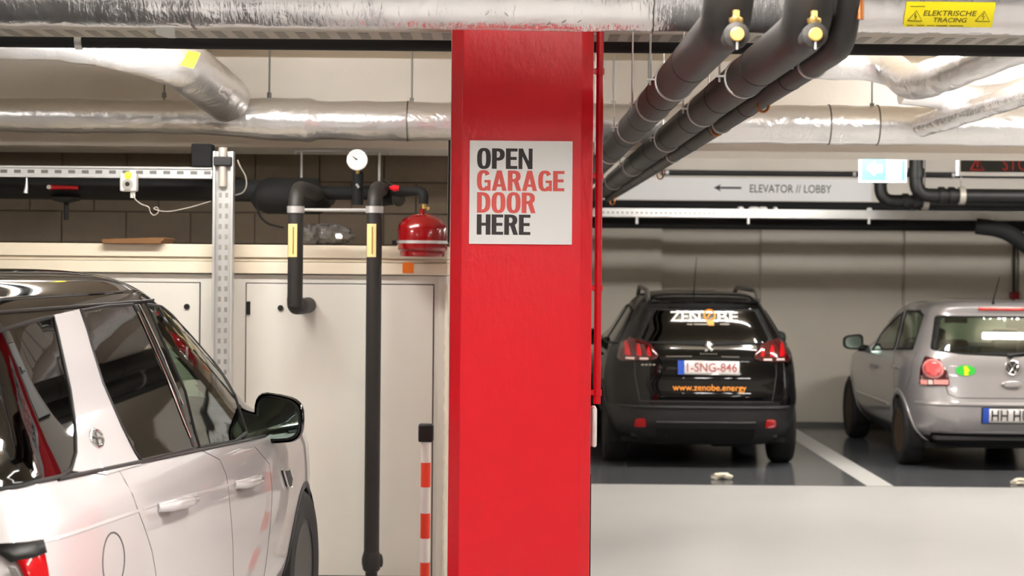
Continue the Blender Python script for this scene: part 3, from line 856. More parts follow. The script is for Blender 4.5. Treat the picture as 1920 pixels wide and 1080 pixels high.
zr = P(620, 394, D_V).z
rd = single('tie_rod', MB().cyl((xA + .04, D_V, zr), (xB - .04, D_V, zr + .002), .0085, 10), 'steel', 'thin steel tie rod between the two vertical black pipes', 'rod')

# mounting rail under the beam
dr = D_BEAM + .1
t = thing('mounting_rail', 'thin pale mounting rail under the beam above the gauge', 'rail', ((xA + xB) / 2, dr, bz_beam - .02))
obj('rail', MB().box((P(552, 279, dr).x, dr - .02, bz_beam - .022), (P(733, 279, dr).x, dr + .02, bz_beam)), 'steel', t, bevel=.002)
for px in (553, 730):
    q = P(px, 279, dr)
    obj('rail_bolt', MB().cyl((q.x, dr, bz_beam - .035), (q.x, dr, bz_beam - .02), .012, 8), 'steel', t)

# pressure gauge
p = P(670, 300, 10.4)
t = thing('pressure_gauge', 'round pressure gauge on a black stub above the pipes', 'gauge', (p.x, 10.45, P(670, 380, 10.45).z))
obj('case', MB().lathe([(.05, .03), (.056, .03), (.058, 0), (.058, -.02), (.051, -.02), (.051, -.012), (.0, -.012)], (p.x, 10.4, p.z), (0, 1, 0), 32), 'steel', t)
fc = obj('dial_face', MB().cyl((p.x, 10.388, p.z), (p.x, 10.384, p.z), .05, 32), 'white', t)
obj('needle', MB().prism([(-.004, -.004), (.004, .004), (-.034, .026)], (p.x, 10.382, p.z), (1, 0, 0), (0, 0, 1), -.0015), 'black', fc)
for k in range(11):
    a_ = math.radians(225 - 27 * k)
    obj('tick', MB().prism([(math.cos(a_) * .038 - .001, math.sin(a_) * .038), (math.cos(a_) * .038 + .001, math.sin(a_) * .038), (math.cos(a_) * .047 + .001, math.sin(a_) * .047), (math.cos(a_) * .047 - .001, math.sin(a_) * .047)], (p.x, 10.382, p.z), (1, 0, 0), (0, 0, 1), -.001), 'black', fc)
zs0, zs1 = P(670, 384, 10.45).z, P(670, 322, 10.45).z
obj('stub', MB().sweep([(p.x, 10.45, zs0), (p.x, 10.45, zs1)], .031, 20), 'matte_black', t)
obj('neck', MB().cyl((p.x, 10.42, zs1 - .01), (p.x, 10.41, p.z - .04), .012, 12), 'brass', t)
obj('bleed_valve', MB().cyl(P(668, 345, 10.4), P(673, 352, 10.4), .007, 8), 'steel', t)

# pipe to the expansion tank
pp = [P(720, 352, 10.25), P(745, 361, 10.2), P(788, 358, 10.1), P(795, 364, 10.08), P(794, 382, 10.08)]
t = thing('tank_feed_pipe', 'short black pipe with red valve handle leading to the red tank', 'pipe', tuple(P(770, 375, 10.15)))
obj('insulation', MB().sweep(fillet(pp, .05, 6), [.026] * 100 if False else .026, 16), 'matte_black', t, angle=60)
obj('sleeve', MB().cyl(P(716, 368, 10.25), P(735, 366, 10.25), .055, 20), 'matte_black', t)
a, b = P(715, 335, 10.2), P(747, 354, 10.1)
obj('valve_lever', MB().sweep([a, a.lerp(b, .5), b], [.004, .007, .007], 8), 'black', t)
obj('valve_handle', MB().sweep([P(732, 352, 10.08), P(739, 353, 10.06), P(748, 353, 10.06)], [.009, .018, .014], 12), 'red_pipe', t)
obj('union', MB().cyl(P(794, 378, 10.08), P(795, 392, 10.08), .013, 10), 'brass', t)
obj('side_port', MB().cyl(P(795, 388, 10.08), P(803, 391, 10.06), .01, 10), 'brass', t)

pc = P(792, 440, 10.06)
zt_, zb_ = P(792, 400, 10.06).z, P(792, 481, 10.06).z
R = .135
hgt = zt_ - zb_
t = thing('expansion_tank', 'glossy red expansion tank with steel band beside the pillar', 'tank', (pc.x, 10.06, zb_))
obj('vessel', MB().lathe([(.02, 0), (R * .86, .0), (R * .9, .012), (R * .9, .03), (R * .98, .036), (R, .05), (R, hgt - .09), (R * .95, hgt - .06), (R * .78, hgt - .032), (R * .45, hgt - .01), (.02, hgt)], (pc.x, 10.06, zb_), (0, 0, 1), 40), 'tank', t, angle=50)
obj('neck', MB().cyl((pc.x, 10.06, zt_ - .005), (pc.x, 10.06, zt_ + .025), .015, 12), 'tank', t)
zz = P(792, 454, 10.06).z
obj('band', MB().cyl((pc.x, 10.06, zz - .008), (pc.x, 10.06, zz + .008), R + .003, 40), 'steel', t)
obj('band_lug', MB().cbox((pc.x - R - .012, 10.06, zz - .003), (.03, .03, .022)), 'black', t)
obj('bracket', MB().box((pc.x - .02, 10.06 + R, zz - .012), (pc.x + .02, D_C - .02, zz + .012)), 'steel', t)

# red and white post
D_P = 9.2
p = P(799, 795, D_P)
t = thing('marker_post', 'slim red and white striped post with black cap beside the pillar', 'post', (p.x, D_P, 0))
ys = [828, 867, 913, 962, 1009, 1054, 1102, 1150]
zs = [P(799, y, D_P).z for y in ys]; zs[-1] = 0
for k in range(len(zs) - 1):
    obj('stripe', MB().cyl((p.x, D_P, zs[k + 1]), (p.x, D_P, zs[k]), .024, 24), 'white' if k % 2 == 0 else 'post_red', t)
obj('cap', MB().box((p.x - .037, D_P - .037, zs[0]), (p.x + .037, D_P + .037, p.z)), 'black', t, bevel=.008)
obj('foot_plate', MB().box((p.x - .06, D_P - .06, 0), (p.x + .06, D_P + .06, .008)), 'steel', t)

# ================================================================ right: signs and pipes above the bays
d = D_B2 - .012
k = d / F
c = P(1410, 355, d); zc = c.z
x0, x1 = P(1130, 355, d).x, P(1634, 357, d).x
t = thing('direction_sign', 'long white strip reading elevator and lobby with an arrow', 'sign', ((x0 + x1) / 2, d, zc - .11))
obj('panel', MB().box((x0, d, P(1400, 376, d).z), (x1, D_B2 - .0005, P(1400, 334, d).z)), 'sign_white', t, smooth=False)
a = P(1406, 360.5, d); b = P(1559, 345.5, d)
hh = 15 * k
text_part('lettering', 'ELEVATOR // LOBBY', quad_map((a.x, d - .001, a.z - .002), (b.x - a.x, 0, 0), (0, 0, hh)), 'ink', t, bold=.004)
a = P(1338, 352, d); b = P(1390, 352, d); L = b.x - a.x
obj('arrow', MB().prism([(0, 0), (.07, .035), (.06, .010), (L, .010), (L, -.010), (.06, -.010), (.07, -.035)], (a.x, d - .002, a.z), (1, 0, 0), (0, 0, 1), -.001), 'ink', t)

t = thing('thin_dark_pipe', 'thin dark pipe above the elevator direction sign', 'pipe', (3, D_B2 - .05, P(1500, 331, D_B2).z))
za = P(1500, 326, D_B2).z
obj('tube', MB().cyl((P(1240, 325, D_B2).x, D_B2 - .04, za), (7.5, D_B2 - .04, za), .026, 14), 'car_plastic', t)
for px in (1250, 1600, 1785):
    x = P(px, 325, D_B2).x
    obj('pipe_clip', MB().cyl((x - .015, D_B2 - .04, za), (x + .015, D_B2 - .04, za), .034, 14), 'steel', t)

def xpipe(name, label, py0, py1, d, material, x0=1100, x1=2400, mid=1500):
    a = P(mid, py0, d).z; b = P(mid, py1, d).z; r = (a - b) / 2
    t = thing(name, label, 'pipe', (3.5, d, b))
    obj('tube', MB().cyl((P(x0, 400, d).x, d, (a + b) / 2), (P(x1, 400, d).x, d, (a + b) / 2), r, 20), material, t)
    return t, (a + b) / 2, r
D_FP = 17.75
xpipe('black_wall_pipe', 'upper black pipe directly below the elevator sign', 378, 396, D_FP + .15, 'matte_black')
xpipe('black_wall_pipe', 'lower black pipe under the pale cable tray', 411, 431, D_FP, 'matte_black')
D_TR = 17.45
za, zb = P(1500, 393, D_TR).z, P(1500, 409, D_TR).z
t = thing('cable_tray', 'pale galvanised cable tray spanning the wall behind the cars', 'cable tray', (3.5, D_TR, zb))
xa, xb = .75, 9.0
obj('rail', MB().box((xa, D_TR, zb), (xb, D_TR + .005, za)), 'steel', t, smooth=False)
obj('lip', MB().box((xa, D_TR - .012, zb - .002), (xb, D_TR, zb + .012)), 'steel', t, bevel=.002)
obj('tray_bottom', MB().box((xa, D_TR, zb - .003), (xb, D_TR + .25, zb)), 'steel', t, smooth=False)
k2 = 0; x = P(1120, 400, D_TR).x
while x < P(1340, 400, D_TR).x:
    mb = MB().box((x, D_TR - .0012, zb + .03), (x + .02, D_TR + .001, zb + .045))
    if k2 == 0: h0 = obj('slot', mb, 'steel_dk', t, smooth=False); hx = x
    else:
        o = bpy.data.objects.new('slot', h0.data); COL.objects.link(o); o.parent = t; o.location = (x - hx, 0, 0)
    x += .045; k2 += 1
for px in (1194, 1403, 1629, 1860):
    q = P(px, 413, D_TR)
    obj('hanger_clip', MB().box((q.x - .012, D_TR - .014, q.z - .035), (q.x + .012, D_TR + .0, q.z + .03)), 'white', t, bevel=.004)
    obj('hanger_rod', MB().box((q.x - .01, D_TR + .005, zb), (q.x + .01, D_B2 + .1, zb + .015)).box((q.x - .01, D_B2 + .08, zb), (q.x + .01, D_B2 + .1, b2z)), 'steel_dk', t)
# small white fittings lying on the tray
for px, w in ((1390, .06), (1415, .1), (1432, .08), (1455, .04), (1632, .05)):
    q = P(px, 388, D_TR)
    single('pipe_fitting', MB().lathe([(w * .5, 0), (w * .55, .01), (w * .5, .055), (w * .3, .065), (.004, .065)], (q.x, D_TR + .05, za - .04), (0, 0, 1), 14), 'white',
           {1390: 'leftmost white fitting on the pale cable tray', 1415: 'largest white fitting on the pale cable tray', 1432: 'white fitting right of the largest one on the cable tray', 1455: 'smallest white fitting on the pale cable tray', 1632: 'white fitting on the tray under the lit exit sign'}[px], 'fitting', 'white fittings on the cable tray')

# lit exit sign
d = 15.0
c, w, h = flat(1612, 291, 1700, 342, d)
t = thing('exit_sign', 'glowing cyan and white emergency exit sign under the beam', 'sign', (c.x, d, c.z - h / 2))
obj('housing', MB().box((c.x - w / 2, d, c.z - h / 2), (c.x + w / 2, d + .05, c.z + h / 2)), 'exit_white', t, bevel=.003)
ke = d / F
X = lambda px: c.x - w / 2 + (px - 1612) * ke
Z = lambda py: c.z + h / 2 - (py - 291) * ke
obj('face', MB().box((X(1615), d - .002, Z(339)), (X(1662), d, Z(294))), 'exit_cyan', t, smooth=False)
obj('face', MB().box((X(1690), d - .002, Z(339)), (X(1697), d, Z(300))), 'exit_cyan', t, smooth=False)
obj('arrow', MB().prism([(0, 0), (.07, .06), (.07, .03), (.13, .03), (.13, -.03), (.07, -.03), (.07, -.06)], (X(1624), d - .004, Z(316)), (1, 0, 0), (0, 0, 1), -.002), 'exit_white', t)
for px in (1630, 1683):
    obj('hanger', MB().cyl((X(px), d + .025, c.z + h / 2), (X(px), d + .025, CEIL), .008, 8), 'white', t)

# led board
d = 14.5
c, w, h = flat(1797, 289, 2010, 330, d)
t = thing('led_board', 'dark display board with dim red letters at the upper right', 'sign', (c.x, d, c.z - h / 2))
ke = d / F
X = lambda px: c.x - w / 2 + (px - 1797) * ke
Z = lambda py: c.z + h / 2 - (py - 289) * ke
obj('housing', MB().box((c.x - w / 2, d, c.z - h / 2), (c.x + w / 2, d + .08, c.z + h / 2)), 'sign_white', t, bevel=.003)
obj('display', MB().box((X(1801), d - .003, Z(323)), (X(2006), d, Z(292.5))), 'led_face', t, smooth=False)
text_part('lettering', 'STOP', quad_map((X(1879), d - .005, Z(320)), (65 * ke, 0, 0), (0, 0, 25 * ke)), 'led_red', t, bold=.0)
tri = [(X(1820), Z(319)), (X(1832), Z(296)), (X(1844), Z(319)), (X(1820), Z(319))]
obj('warning_symbol', MB().sweep([(a, d - .006, b) for a, b in tri], .008, 6), 'led_red', t)
obj('warning_symbol', MB().sweep([(X(1832), d - .006, Z(303)), (X(1832), d - .006, Z(314))], .008, 6), 'led_red', t)
for px in (1803, 1990):
    obj('hanger', MB().cyl((X(px), d + .04, c.z + h / 2), (X(px), d + .04, CEIL), .008, 8), 'steel_dk', t)

# black drain pipes with elbows
def drain(label, x, ytop, ybend, d, r, xend):
    t = thing('drain_pipe', label, 'pipe', tuple(P(x, ybend, d)), group='black drain pipes with elbows')
    a = P(x, ytop, d); b = P(x, ybend, d); e = P(xend, ybend, d)
    a.z = CEIL
    path = fillet([a, (a.x, d, b.z), (e.x, d, b.z)], .13, 10)
    obj('tube', MB().sweep(path, r, 20), 'black', t, angle=60)
    obj('socket', MB().cyl((a.x, d, b.z + .16), (a.x, d, b.z + .24), r + .012, 20), 'black', t)
    for k in range(3):
        xx = a.x + .20 + .09 * k
        obj('coupling', MB().cyl((xx, d, b.z), (xx + .05, d, b.z), r + (.014 if k < 2 else .02), 20), 'black' if k < 2 else 'tray', t)
    obj('hanger_rod', MB().cyl((a.x + .40, d, b.z + r), (a.x + .40, d, CEIL), .006, 8), 'steel_dk', t)
drain('black drain pipe dropping beside the dark display board', 1718, 280, 366, 16.6, .062, 2300)
drain('black drain pipe dropping behind the lit exit sign', 1651, 330, 377, 16.9, .058, 2300)

# thick black cable falling at the right edge, thin conduit with red detector
t = thing('black_cable_loom', 'thick black cable loom drooping at the right edge', 'cable', tuple(P(1915, 445, 17.2)))
obj('loom', MB().sweep(fillet([P(1830, 424, 17.3), P(1880, 430, 17.25), P(1925, 458, 17.2), P(1990, 530, 17.1)], .2, 6), .075, 16), 'matte_black', t, angle=60)
q = P(1907, 555, 19.9)
t = thing('alarm_device', 'small red alarm device on a thin conduit at the right wall', 'alarm', (q.x, YW - .12, q.z - .06))
obj('conduit', MB().cyl((q.x, YW - .12, q.z), (q.x, YW - .12, b2z), .017, 12), 'car_plastic', t)
obj('casing', MB().box((q.x - .05, YW - .17, q.z - .06), (q.x + .05, YW - .10, q.z + .04)), 'tank', t, bevel=.01)

# crumpled paper on the floor
for px, py, lb, sd in ((1354, 899, 'crumpled white paper on the dark floor behind the black car', 4), (1917, 909, 'white paper scrap on the floor at the right edge', 6)):
    dd = F * H / (py - 490 - (px - 960) * .0087)
    x = P(px, py, dd).x
    single('paper_scrap', crumple((x, dd, .026), .085, .06, .024, sd, 14, .4), 'paper', lb, 'paper', angle=10)

# ================================================================ cars
class CarShape:
    """body as a stack of plan outlines: knots (z, half width, rear s, front s); s runs forward from the rear axle"""
    def __init__(s, knots, nr, nf, sc, C, th):
        s.K = np.array(knots, float); s.nr, s.nf, s.sc = nr, nf, sc
        s.C, s.th = C, th
        n = len(s.K); t = np.arange(n)
        tt = np.linspace(0, n - 1, (n - 1) * 60 + 1)
        s.D = np.stack([s._pchip(t, s.K[:, j], tt) for j in range(4)], 1)
        s.tt = tt
    @staticmethod
    def _pchip(x, y, xq):
        d = np.diff(y); n = len(y); m = np.zeros(n)
        for i in range(1, n - 1):
            m[i] = 0 if d[i - 1] * d[i] <= 0 else 2 * d[i - 1] * d[i] / (d[i - 1] + d[i])
        m[0], m[-1] = d[0], d[-1]
        i = np.clip(xq.astype(int), 0, n - 2); t = xq - i
        return (y[i] * (1 + 2 * t) * (1 - t) ** 2 + m[i] * t * (1 - t) ** 2 + y[i + 1] * t * t * (3 - 2 * t) + m[i + 1] * t * t * (t - 1))
    def row(s, z): return [np.interp(z, s.D[:, 0], s.D[:, j]) for j in (1, 2, 3)]
    def half(s, q, z):
        W, a, b = s.row(z)
        L, n = (s.sc - a, s.nr) if q < s.sc else (b - s.sc, s.nf)
        u = min(abs((q - s.sc) / max(L, 1e-6)), 1.0)
        return W * (1 - u ** n) ** (1 / n)
    def rear(s, y, z):
        W, a, b = s.row(z); u = min(abs(y) / max(W, 1e-6), 1.0)
        return s.sc - (s.sc - a) * (1 - u ** s.nr) ** (1 / s.nr)
    def front(s, y, z):
        W, a, b = s.row(z); u = min(abs(y) / max(W, 1e-6), 1.0)
        return s.sc + (b - s.sc) * (1 - u ** s.nf) ** (1 / s.nf)
    def g(s, p):
        if p[2] > s.D[-1, 0] or p[2] < s.D[0, 0]: return 1.0
        W, a, b = s.row(p[2])
        L, n = (s.sc - a, s.nr) if p[0] < s.sc else (b - s.sc, s.nf)
        return (abs(p[1]) / max(W, 1e-6)) ** n + (abs(p[0] - s.sc) / max(L, 1e-6)) ** n - 1
    def to_local(s, w):
        dx, dy = w[0] - s.C[0], w[1] - s.C[1]
        c, sn = math.cos(s.th), math.sin(s.th)
        return np.array([dx * sn + dy * c, -(dx * c - dy * sn), w[2]])      # forward, left, up
    def to_world(s, p):
        c, sn = math.cos(s.th), math.sin(s.th)
        return (s.C[0] + p[0] * sn - p[1] * c, s.C[1] + p[0] * c + p[1] * sn, p[2])
    def hit(s, px, py, d0=2.0, d1=24.0):
        """first point of the body along the pixel's ray, in car coordinates"""
        f = lambda d: s.g(s.to_local(P(px, py, d)))
        ds = np.linspace(d0, d1, 900); prev = ds[0]
        best = (1e9, None)
        for d in ds:
            v = f(d)
            if v < best[0]: best = (v, d)
            if v < 0:
                lo, hi = prev, d
                for _ in range(40):
                    m = (lo + hi) / 2
                    if f(m) < 0: hi = m
                    else: lo = m
                return s.to_local(P(px, py, hi))
            prev = d
        return s.to_local(P(px, py, best[1]))
    def grid(s, m=150, per=5):
        """slices x points of the half outline (rear centre -> side -> front centre), y >= 0"""
        step = max(1, 60 // per)
        rows = s.D[::step]
        if not np.allclose(rows[-1], s.D[-1]): rows = np.vstack([rows, s.D[-1]])
        out = []
        for z, W, a, b in rows:
            t = np.linspace(0, math.pi / 2, 700)
            y = W * np.sin(t) ** (2 / s.nr); q = s.sc - (s.sc - a) * np.cos(t) ** (2 / s.nr)
            y2 = W * np.cos(t) ** (2 / s.nf); q2 = s.sc + (b - s.sc) * np.sin(t) ** (2 / s.nf)
            yy = np.concatenate([y, y2[1:]]); qq = np.concatenate([q, q2[1:]])
            l = np.concatenate([[0], np.cumsum(np.hypot(np.diff(yy), np.diff(qq)))])
            u = np.linspace(0, l[-1], m)
            out.append(np.stack([np.interp(u, l, qq), np.interp(u, l, yy), np.full(m, z)], 1))
        return np.array(out)

SUV = CarShape([(0.26, .78, -.72, 3.30), (0.34, .87, -.84, 3.42), (0.52, .93, -.92, 3.54), (0.74, .945, -.94, 3.57), (0.90, .94, -.93, 3.54), (1.00, .93, -.90, 3.36),
                (1.06, .92, -.87, 3.0), (1.11, .90, -.85, 2.6), (1.16, .875, -.83, 2.36), (1.32, .805, -.77, 2.06), (1.48, .735, -.70, 1.74), (1.58, .690, -.66, 1.50),
                (1.64, .655, -.70, 1.30), (1.685, .595, -.66, 1.05), (1.71, .47, -.45, .75), (1.718, .2, -.1, .3)], 14, 6.5, 0.25, (-2.02, 5.52), math.radians(4.2))
BLK = CarShape([(0.20, .66, -.55, 3.15), (0.28, .75, -.68, 3.26), (0.42, .82, -.75, 3.35), (0.60, .845, -.76, 3.38), (0.78, .84, -.72, 3.36), (0.93, .82, -.70, 3.22),
                (1.00, .80, -.68, 2.95), (1.04, .77, -.66, 2.3), (1.10, .73, -.63, 1.98), (1.24, .645, -.58, 1.62), (1.36, .57, -.52, 1.22), (1.41, .535, -.53, 1.02), (1.45, .49, -.50, .80),
                (1.485, .40, -.34, .55), (1.50, .2, -.1, .3)], 5, 5, 0.6, (1.65, 16.5), 0.0)
SIL = CarShape([(0.20, .66, -.46, 3.02), (0.28, .74, -.56, 3.12), (0.36, .79, -.63, 3.18), (0.52, .82, -.66, 3.24), (0.68, .825, -.63, 3.22), (0.83, .82, -.60, 3.06),
                (0.90, .81, -.59, 2.65), (0.95, .795, -.58, 2.22), (1.01, .765, -.56, 1.96), (1.19, .70, -.47, 1.56), (1.33, .635, -.40, 1.16), (1.385, .585, -.41, .95), (1.425, .49, -.34, .7),
                (1.45, .3, -.15, .4)], 5, 5, 0.5, (4.22, 16.4), 0.0)

def in_poly(x, y, poly):
    r = False; j = len(poly) - 1
    for i in range(len(poly)):
        xi, yi = poly[i]; xj, yj = poly[j]
        if (yi > y) != (yj > y) and x < (xj - xi) * (y - yi) / (yj - yi) + xi: r = not r
        j = i
    return r

def densify(poly, step, closed=True):
    out = []
    n = len(poly)
    for i in range(n if closed else n - 1):
        a = poly[i]; b = poly[(i + 1) % n]
        m = max(1, int(math.hypot(b[0] - a[0], b[1] - a[1]) / step))
        out += [(a[0] + (b[0] - a[0]) * k / m, a[1] + (b[1] - a[1]) * k / m) for k in range(m)]
    if not closed: out.append(poly[-1])
    return out

def round_poly(poly, r, n=4):
    out = []
    m = len(poly)
    for i in range(m):
        p = np.array(poly[i]); a = np.array(poly[i - 1]); b = np.array(poly[(i + 1) % m])
        la, lb = np.linalg.norm(a - p), np.linalg.norm(b - p)
        l = min(r, la * .45, lb * .45)
        q0 = p + (a - p) / la * l; q1 = p + (b - p) / lb * l
        for k in range(n + 1):
            t = k / n; out.append(tuple(q0 * (1 - t) ** 2 + p * 2 * t * (1 - t) + q1 * t * t))
    return out

def shrink(poly, d):
    c = np.mean(np.array(poly), 0); out = []
    for p in poly:
        v = np.array(p) - c; l = np.linalg.norm(v); out.append(tuple(c + v * max(.05, (l - d) / l)))
    return out

def tri2d(poly, step, hole=None):
    B = densify(poly, step); pts = list(B); edges = [(i, (i + 1) % len(B)) for i in range(len(B))]
    if hole:
        h = densify(hole, step); o = len(pts); pts += h; edges += [(o + i, o + (i + 1) % len(h)) for i in range(len(h))]
    xs = [p[0] for p in poly]; ys = [p[1] for p in poly]
    x = min(xs) + step / 2
    while x < max(xs):
        y = min(ys) + step / 2
        while y < max(ys):
            if in_poly(x, y, poly) and not (hole and in_poly(x, y, hole)): pts.append((x + random.uniform(-.1, .1) * step, y + random.uniform(-.1, .1) * step))
            y += step
        x += step
    v, e, f, *_ = delaunay_2d_cdt([Vector(p) for p in pts], edges, [], 0, 1e-5)
    fo = []
    for t in f:
        cx = sum(v[i].x for i in t) / 3; cy = sum(v[i].y for i in t) / 3
        if in_poly(cx, cy, poly) and not (hole and in_poly(cx, cy, hole)): fo.append(tuple(t))
    return [(p.x, p.y) for p in v], fo

class Car:
    def __init__(s, shape, name, label, cat='car'):
        s.S = shape
        s.root = thing(name, label, cat, (shape.C[0], shape.C[1], 0), math.pi / 2 - shape.th)
        ORIGIN[s.root.name] = Vector((0, 0, 0))
    # --- surface maps -------------------------------------------------
    def nrm(s, p, e=1e-3):
        g = np.array([s.S.g(p + np.eye(3)[i] * e) - s.S.g(p - np.eye(3)[i] * e) for i in range(3)])
        l = np.linalg.norm(g); return g / l if l > 1e-9 else np.array([0, 0, 1.])
    def side(s, sg, off=0.0):
        def f(q, z):
            p = np.array([q, sg * s.S.half(q, z), z]); return Vector(p + s.nrm(p) * off)
        return f
    def rear(s, off=0.0):
        def f(y, z):
            p = np.array([s.S.rear(y, z), y, z]); return Vector(p + s.nrm(p) * off)
        return f
    def front(s, off=0.0):
        def f(y, z):
            p = np.array([s.S.front(y, z), y, z]); return Vector(p + s.nrm(p) * off)
        return f
    # --- pieces -------------------------------------------------------
    def add(s, name, mb, m, parent=None, **k): return link(name, mb.v, mb.f, m, parent or s.root, local=True, **k)
    def patch(s, name, poly, fn, m, parent=None, step=.035, hole=None, solid=.004, label=None):
        v, f = tri2d(poly, step, hole)
        o = link(name, [fn(*p) for p in v], f, m, parent or s.root, local=True, angle=60, solid=0)
        if solid:
            md = o.modifiers.new('solid', 'SOLIDIFY'); md.thickness = solid; md.offset = 0
            md.use_rim = solid > .005                    # thin sheets stay unrimmed so that their edges shade flat
        if label: o['label'] = label
        return o
    def line(s, name, pts, fn, r, m, parent=None, step=.03, closed=False):
        pp = densify(pts, step, closed)
        if closed: pp.append(pp[0])
        return link(name, *(lambda b: (b.v, b.f))(MB().sweep([fn(*p) for p in pp], r, 8)), m, parent or s.root, local=True)
    def px_side(s, pts): return [(lambda h: (h[0], h[2]))(s.S.hit(*p)) for p in pts]
    def px_rear(s, pts): return [(lambda h: (h[1], h[2]))(s.S.hit(*p)) for p in pts]
    def shell(s, parts, side_holes=(), rear_holes=(), front_holes=(), wheels=(), wr=.37, per=6, m=170, cuts=(), exact=False):
        """parts: function(centre) -> key ; returns {key: object}. cuts: planes (co, no) splitting the mesh exactly"""
        G = s.S.grid(m, per)
        R = len(G)
        V = []; Fc = []
        for sg in (1, -1):
            o = len(V)
            for r in G: V += [(p[0], p[1] * sg, p[2]) for p in r]
            for j in range(R - 1):
                for i in range(m - 1):
                    Fc.append((o + j * m + i, o + j * m + i + 1, o + (j + 1) * m + i + 1, o + (j + 1) * m + i))
            top = o + (R - 1) * m
        # roof cap
        n = R * m
        for i in range(m - 1):
            Fc.append((n - m + i, n - m + i + 1, 2 * n - m + i + 1, 2 * n - m + i))
        me = bpy.data.meshes.new('tmp'); me.from_pydata(V, [], Fc)
        bm = bmesh.new(); bm.from_mesh(me); bpy.data.meshes.remove(me)
        bmesh.ops.remove_doubles(bm, verts=bm.verts, dist=1e-5)
        bmesh.ops.recalc_face_normals(bm, faces=bm.faces)
        for co, no in cuts:
            bmesh.ops.bisect_plane(bm, geom=bm.verts[:] + bm.edges[:] + bm.faces[:], plane_co=co, plane_no=no)
        for h in (side_holes if exact else ()):                 # cut the mesh along each window outline
            x0, x1 = min(p[0] for p in h) - .02, max(p[0] for p in h) + .02
            z0, z1 = min(p[1] for p in h) - .02, max(p[1] for p in h) + .02
            for i in range(len(h)):
                a, b = h[i], h[(i + 1) % len(h)]
                fs = [f for f in bm.faces if abs(f.normal.y) > .45 and x0 < f.calc_center_median().x < x1 and z0 < f.calc_center_median().z < z1]
                ge = list(set([e for f in fs for e in f.edges])); gv = list(set([v for f in fs for v in f.verts]))
                bmesh.ops.bisect_plane(bm, geom=gv + ge + fs, plane_co=(a[0], 0, a[1]), plane_no=(-(b[1] - a[1]), 0, b[0] - a[0]), dist=1e-5)
        bm.faces.ensure_lookup_table()
        groups = {}
        for f in bm.faces:
            c = f.calc_center_median(); n = f.normal
            drop = False
            if abs(n.y) > .45 or abs(c.y) > .8 * s.S.half(.6, c.z):
                for h in side_holes:
                    if in_poly(c.x, c.z, h): drop = True
                for wx in wheels:
                    if abs(c.y) > .55 and (c.x - wx[0]) ** 2 + (c.z - wx[1]) ** 2 < wr ** 2: drop = True
            if c.x < s.S.sc - .2 and n.x < -.3:
                for h in rear_holes:
                    if in_poly(c.y, c.z, h): drop = True
            if c.x > s.S.sc and n.x > .2:
                for h in front_holes:
                    if in_poly(c.y, c.z, h): drop = True
            if not drop: groups.setdefault(parts(c), []).append([tuple(v.co) for v in f.verts])
        bm.free()
        out = {}
        for (nm, mt), fs in groups.items():
            idx = {}; v = []; ff = []
            for q in fs:
                t = []
                for p in q:
                    k = (round(p[0], 5), round(p[1], 5), round(p[2], 5))
                    if k not in idx: idx[k] = len(v); v.append(p)
                    t.append(idx[k])
                if len(set(t)) > 2: ff.append(tuple(dict.fromkeys(t)))
            out[nm] = link(nm, v, ff, mt, s.root, local=True, angle=50)
        return out
    def wheel(s, q, y, r, w, rim, spokes=10, style='alloy'):
        """one wheel: tyre with rim, outer face at |y|"""
        sg = 1 if y > 0 else -1
        o = Vector((q, y - sg * w, r)); ax = (0, sg, 0)
        ri = r * .64
        t = s.add('wheel', MB().lathe([(ri, 0), (r * .93, .0), (r * .985, .02), (r, .05), (r, w - .05), (r * .985, w - .02), (r * .93, w), (r * .8, w + .004), (ri * 1.02, w - .006), (ri, w - .02)], o, ax, 48), 'rubber')
        t['label'] = 'wheel with black tyre'
        s.add('rim', MB().lathe([(ri * 1.03, w - .008), (ri * .97, w - .004), (ri * .93, w - .03), (ri * .90, w - .07), (ri * .2, w - .06), (.01, w - .06)], o, ax, 40), rim if style == 'steel' else 'rim_dark', t)
        if style == 'steel':
            s.add('hub', MB().lathe([(ri * .55, w - .06), (ri * .5, w - .03), (ri * .3, w - .025), (ri * .22, w - .01), (.01, w - .008)], o, ax, 24), rim, t)
            return t
        for k in range(spokes):
            a = 2 * math.pi * k / spokes
            n = Vector((math.cos(a), 0, math.sin(a))); b = Vector((-math.sin(a), 0, math.cos(a)))
            mb = MB()
            base = o + Vector((0, sg * (w - .035), 0))
            P0 = base + n * .03; P1 = base + n * ri * .96 + Vector((0, sg * .02, 0))
            ww = .022
            vs = []
            for pt, w_ in ((P0, ww), (P1, ww * .75)):
                for e in (-1, 1):
                    for dpt in (0, -sg * .03):
                        vs.append(pt + b * e * w_ + Vector((0, dpt, 0)))
            mb.add(vs, [(0, 2, 3, 1), (4, 5, 7, 6), (0, 1, 5, 4), (2, 6, 7, 3), (0, 4, 6, 2), (1, 3, 7, 5)])
            s.add('spoke', mb, rim, t, bevel=.004)
        s.add('hub_cap', MB().lathe([(.045, w - .05), (.045, w - .02), (.03, w - .012), (.005, w - .01)], o, ax, 20), rim, t)
        return t
    def well(s, q, z, r, y0, y1):
        for sg in (1, -1):
            path = []
            V = []; Fc = []
            n = 24
            for k in range(n + 1):
                a = math.radians(-20 + 220 * k / n)
                for y in (y0, y1): V.append((q + r * math.cos(a), sg * y, z + r * math.sin(a)))
            for k in range(n): Fc.append((2 * k, 2 * k + 1, 2 * k + 3, 2 * k + 2))
            V.append((q, sg * y0, z)); c = len(V) - 1
            for k in range(n): Fc.append((2 * k, 2 * k + 2, c))
            link('wheel_liner', V, Fc, 'matte_black', s.root, local=True)
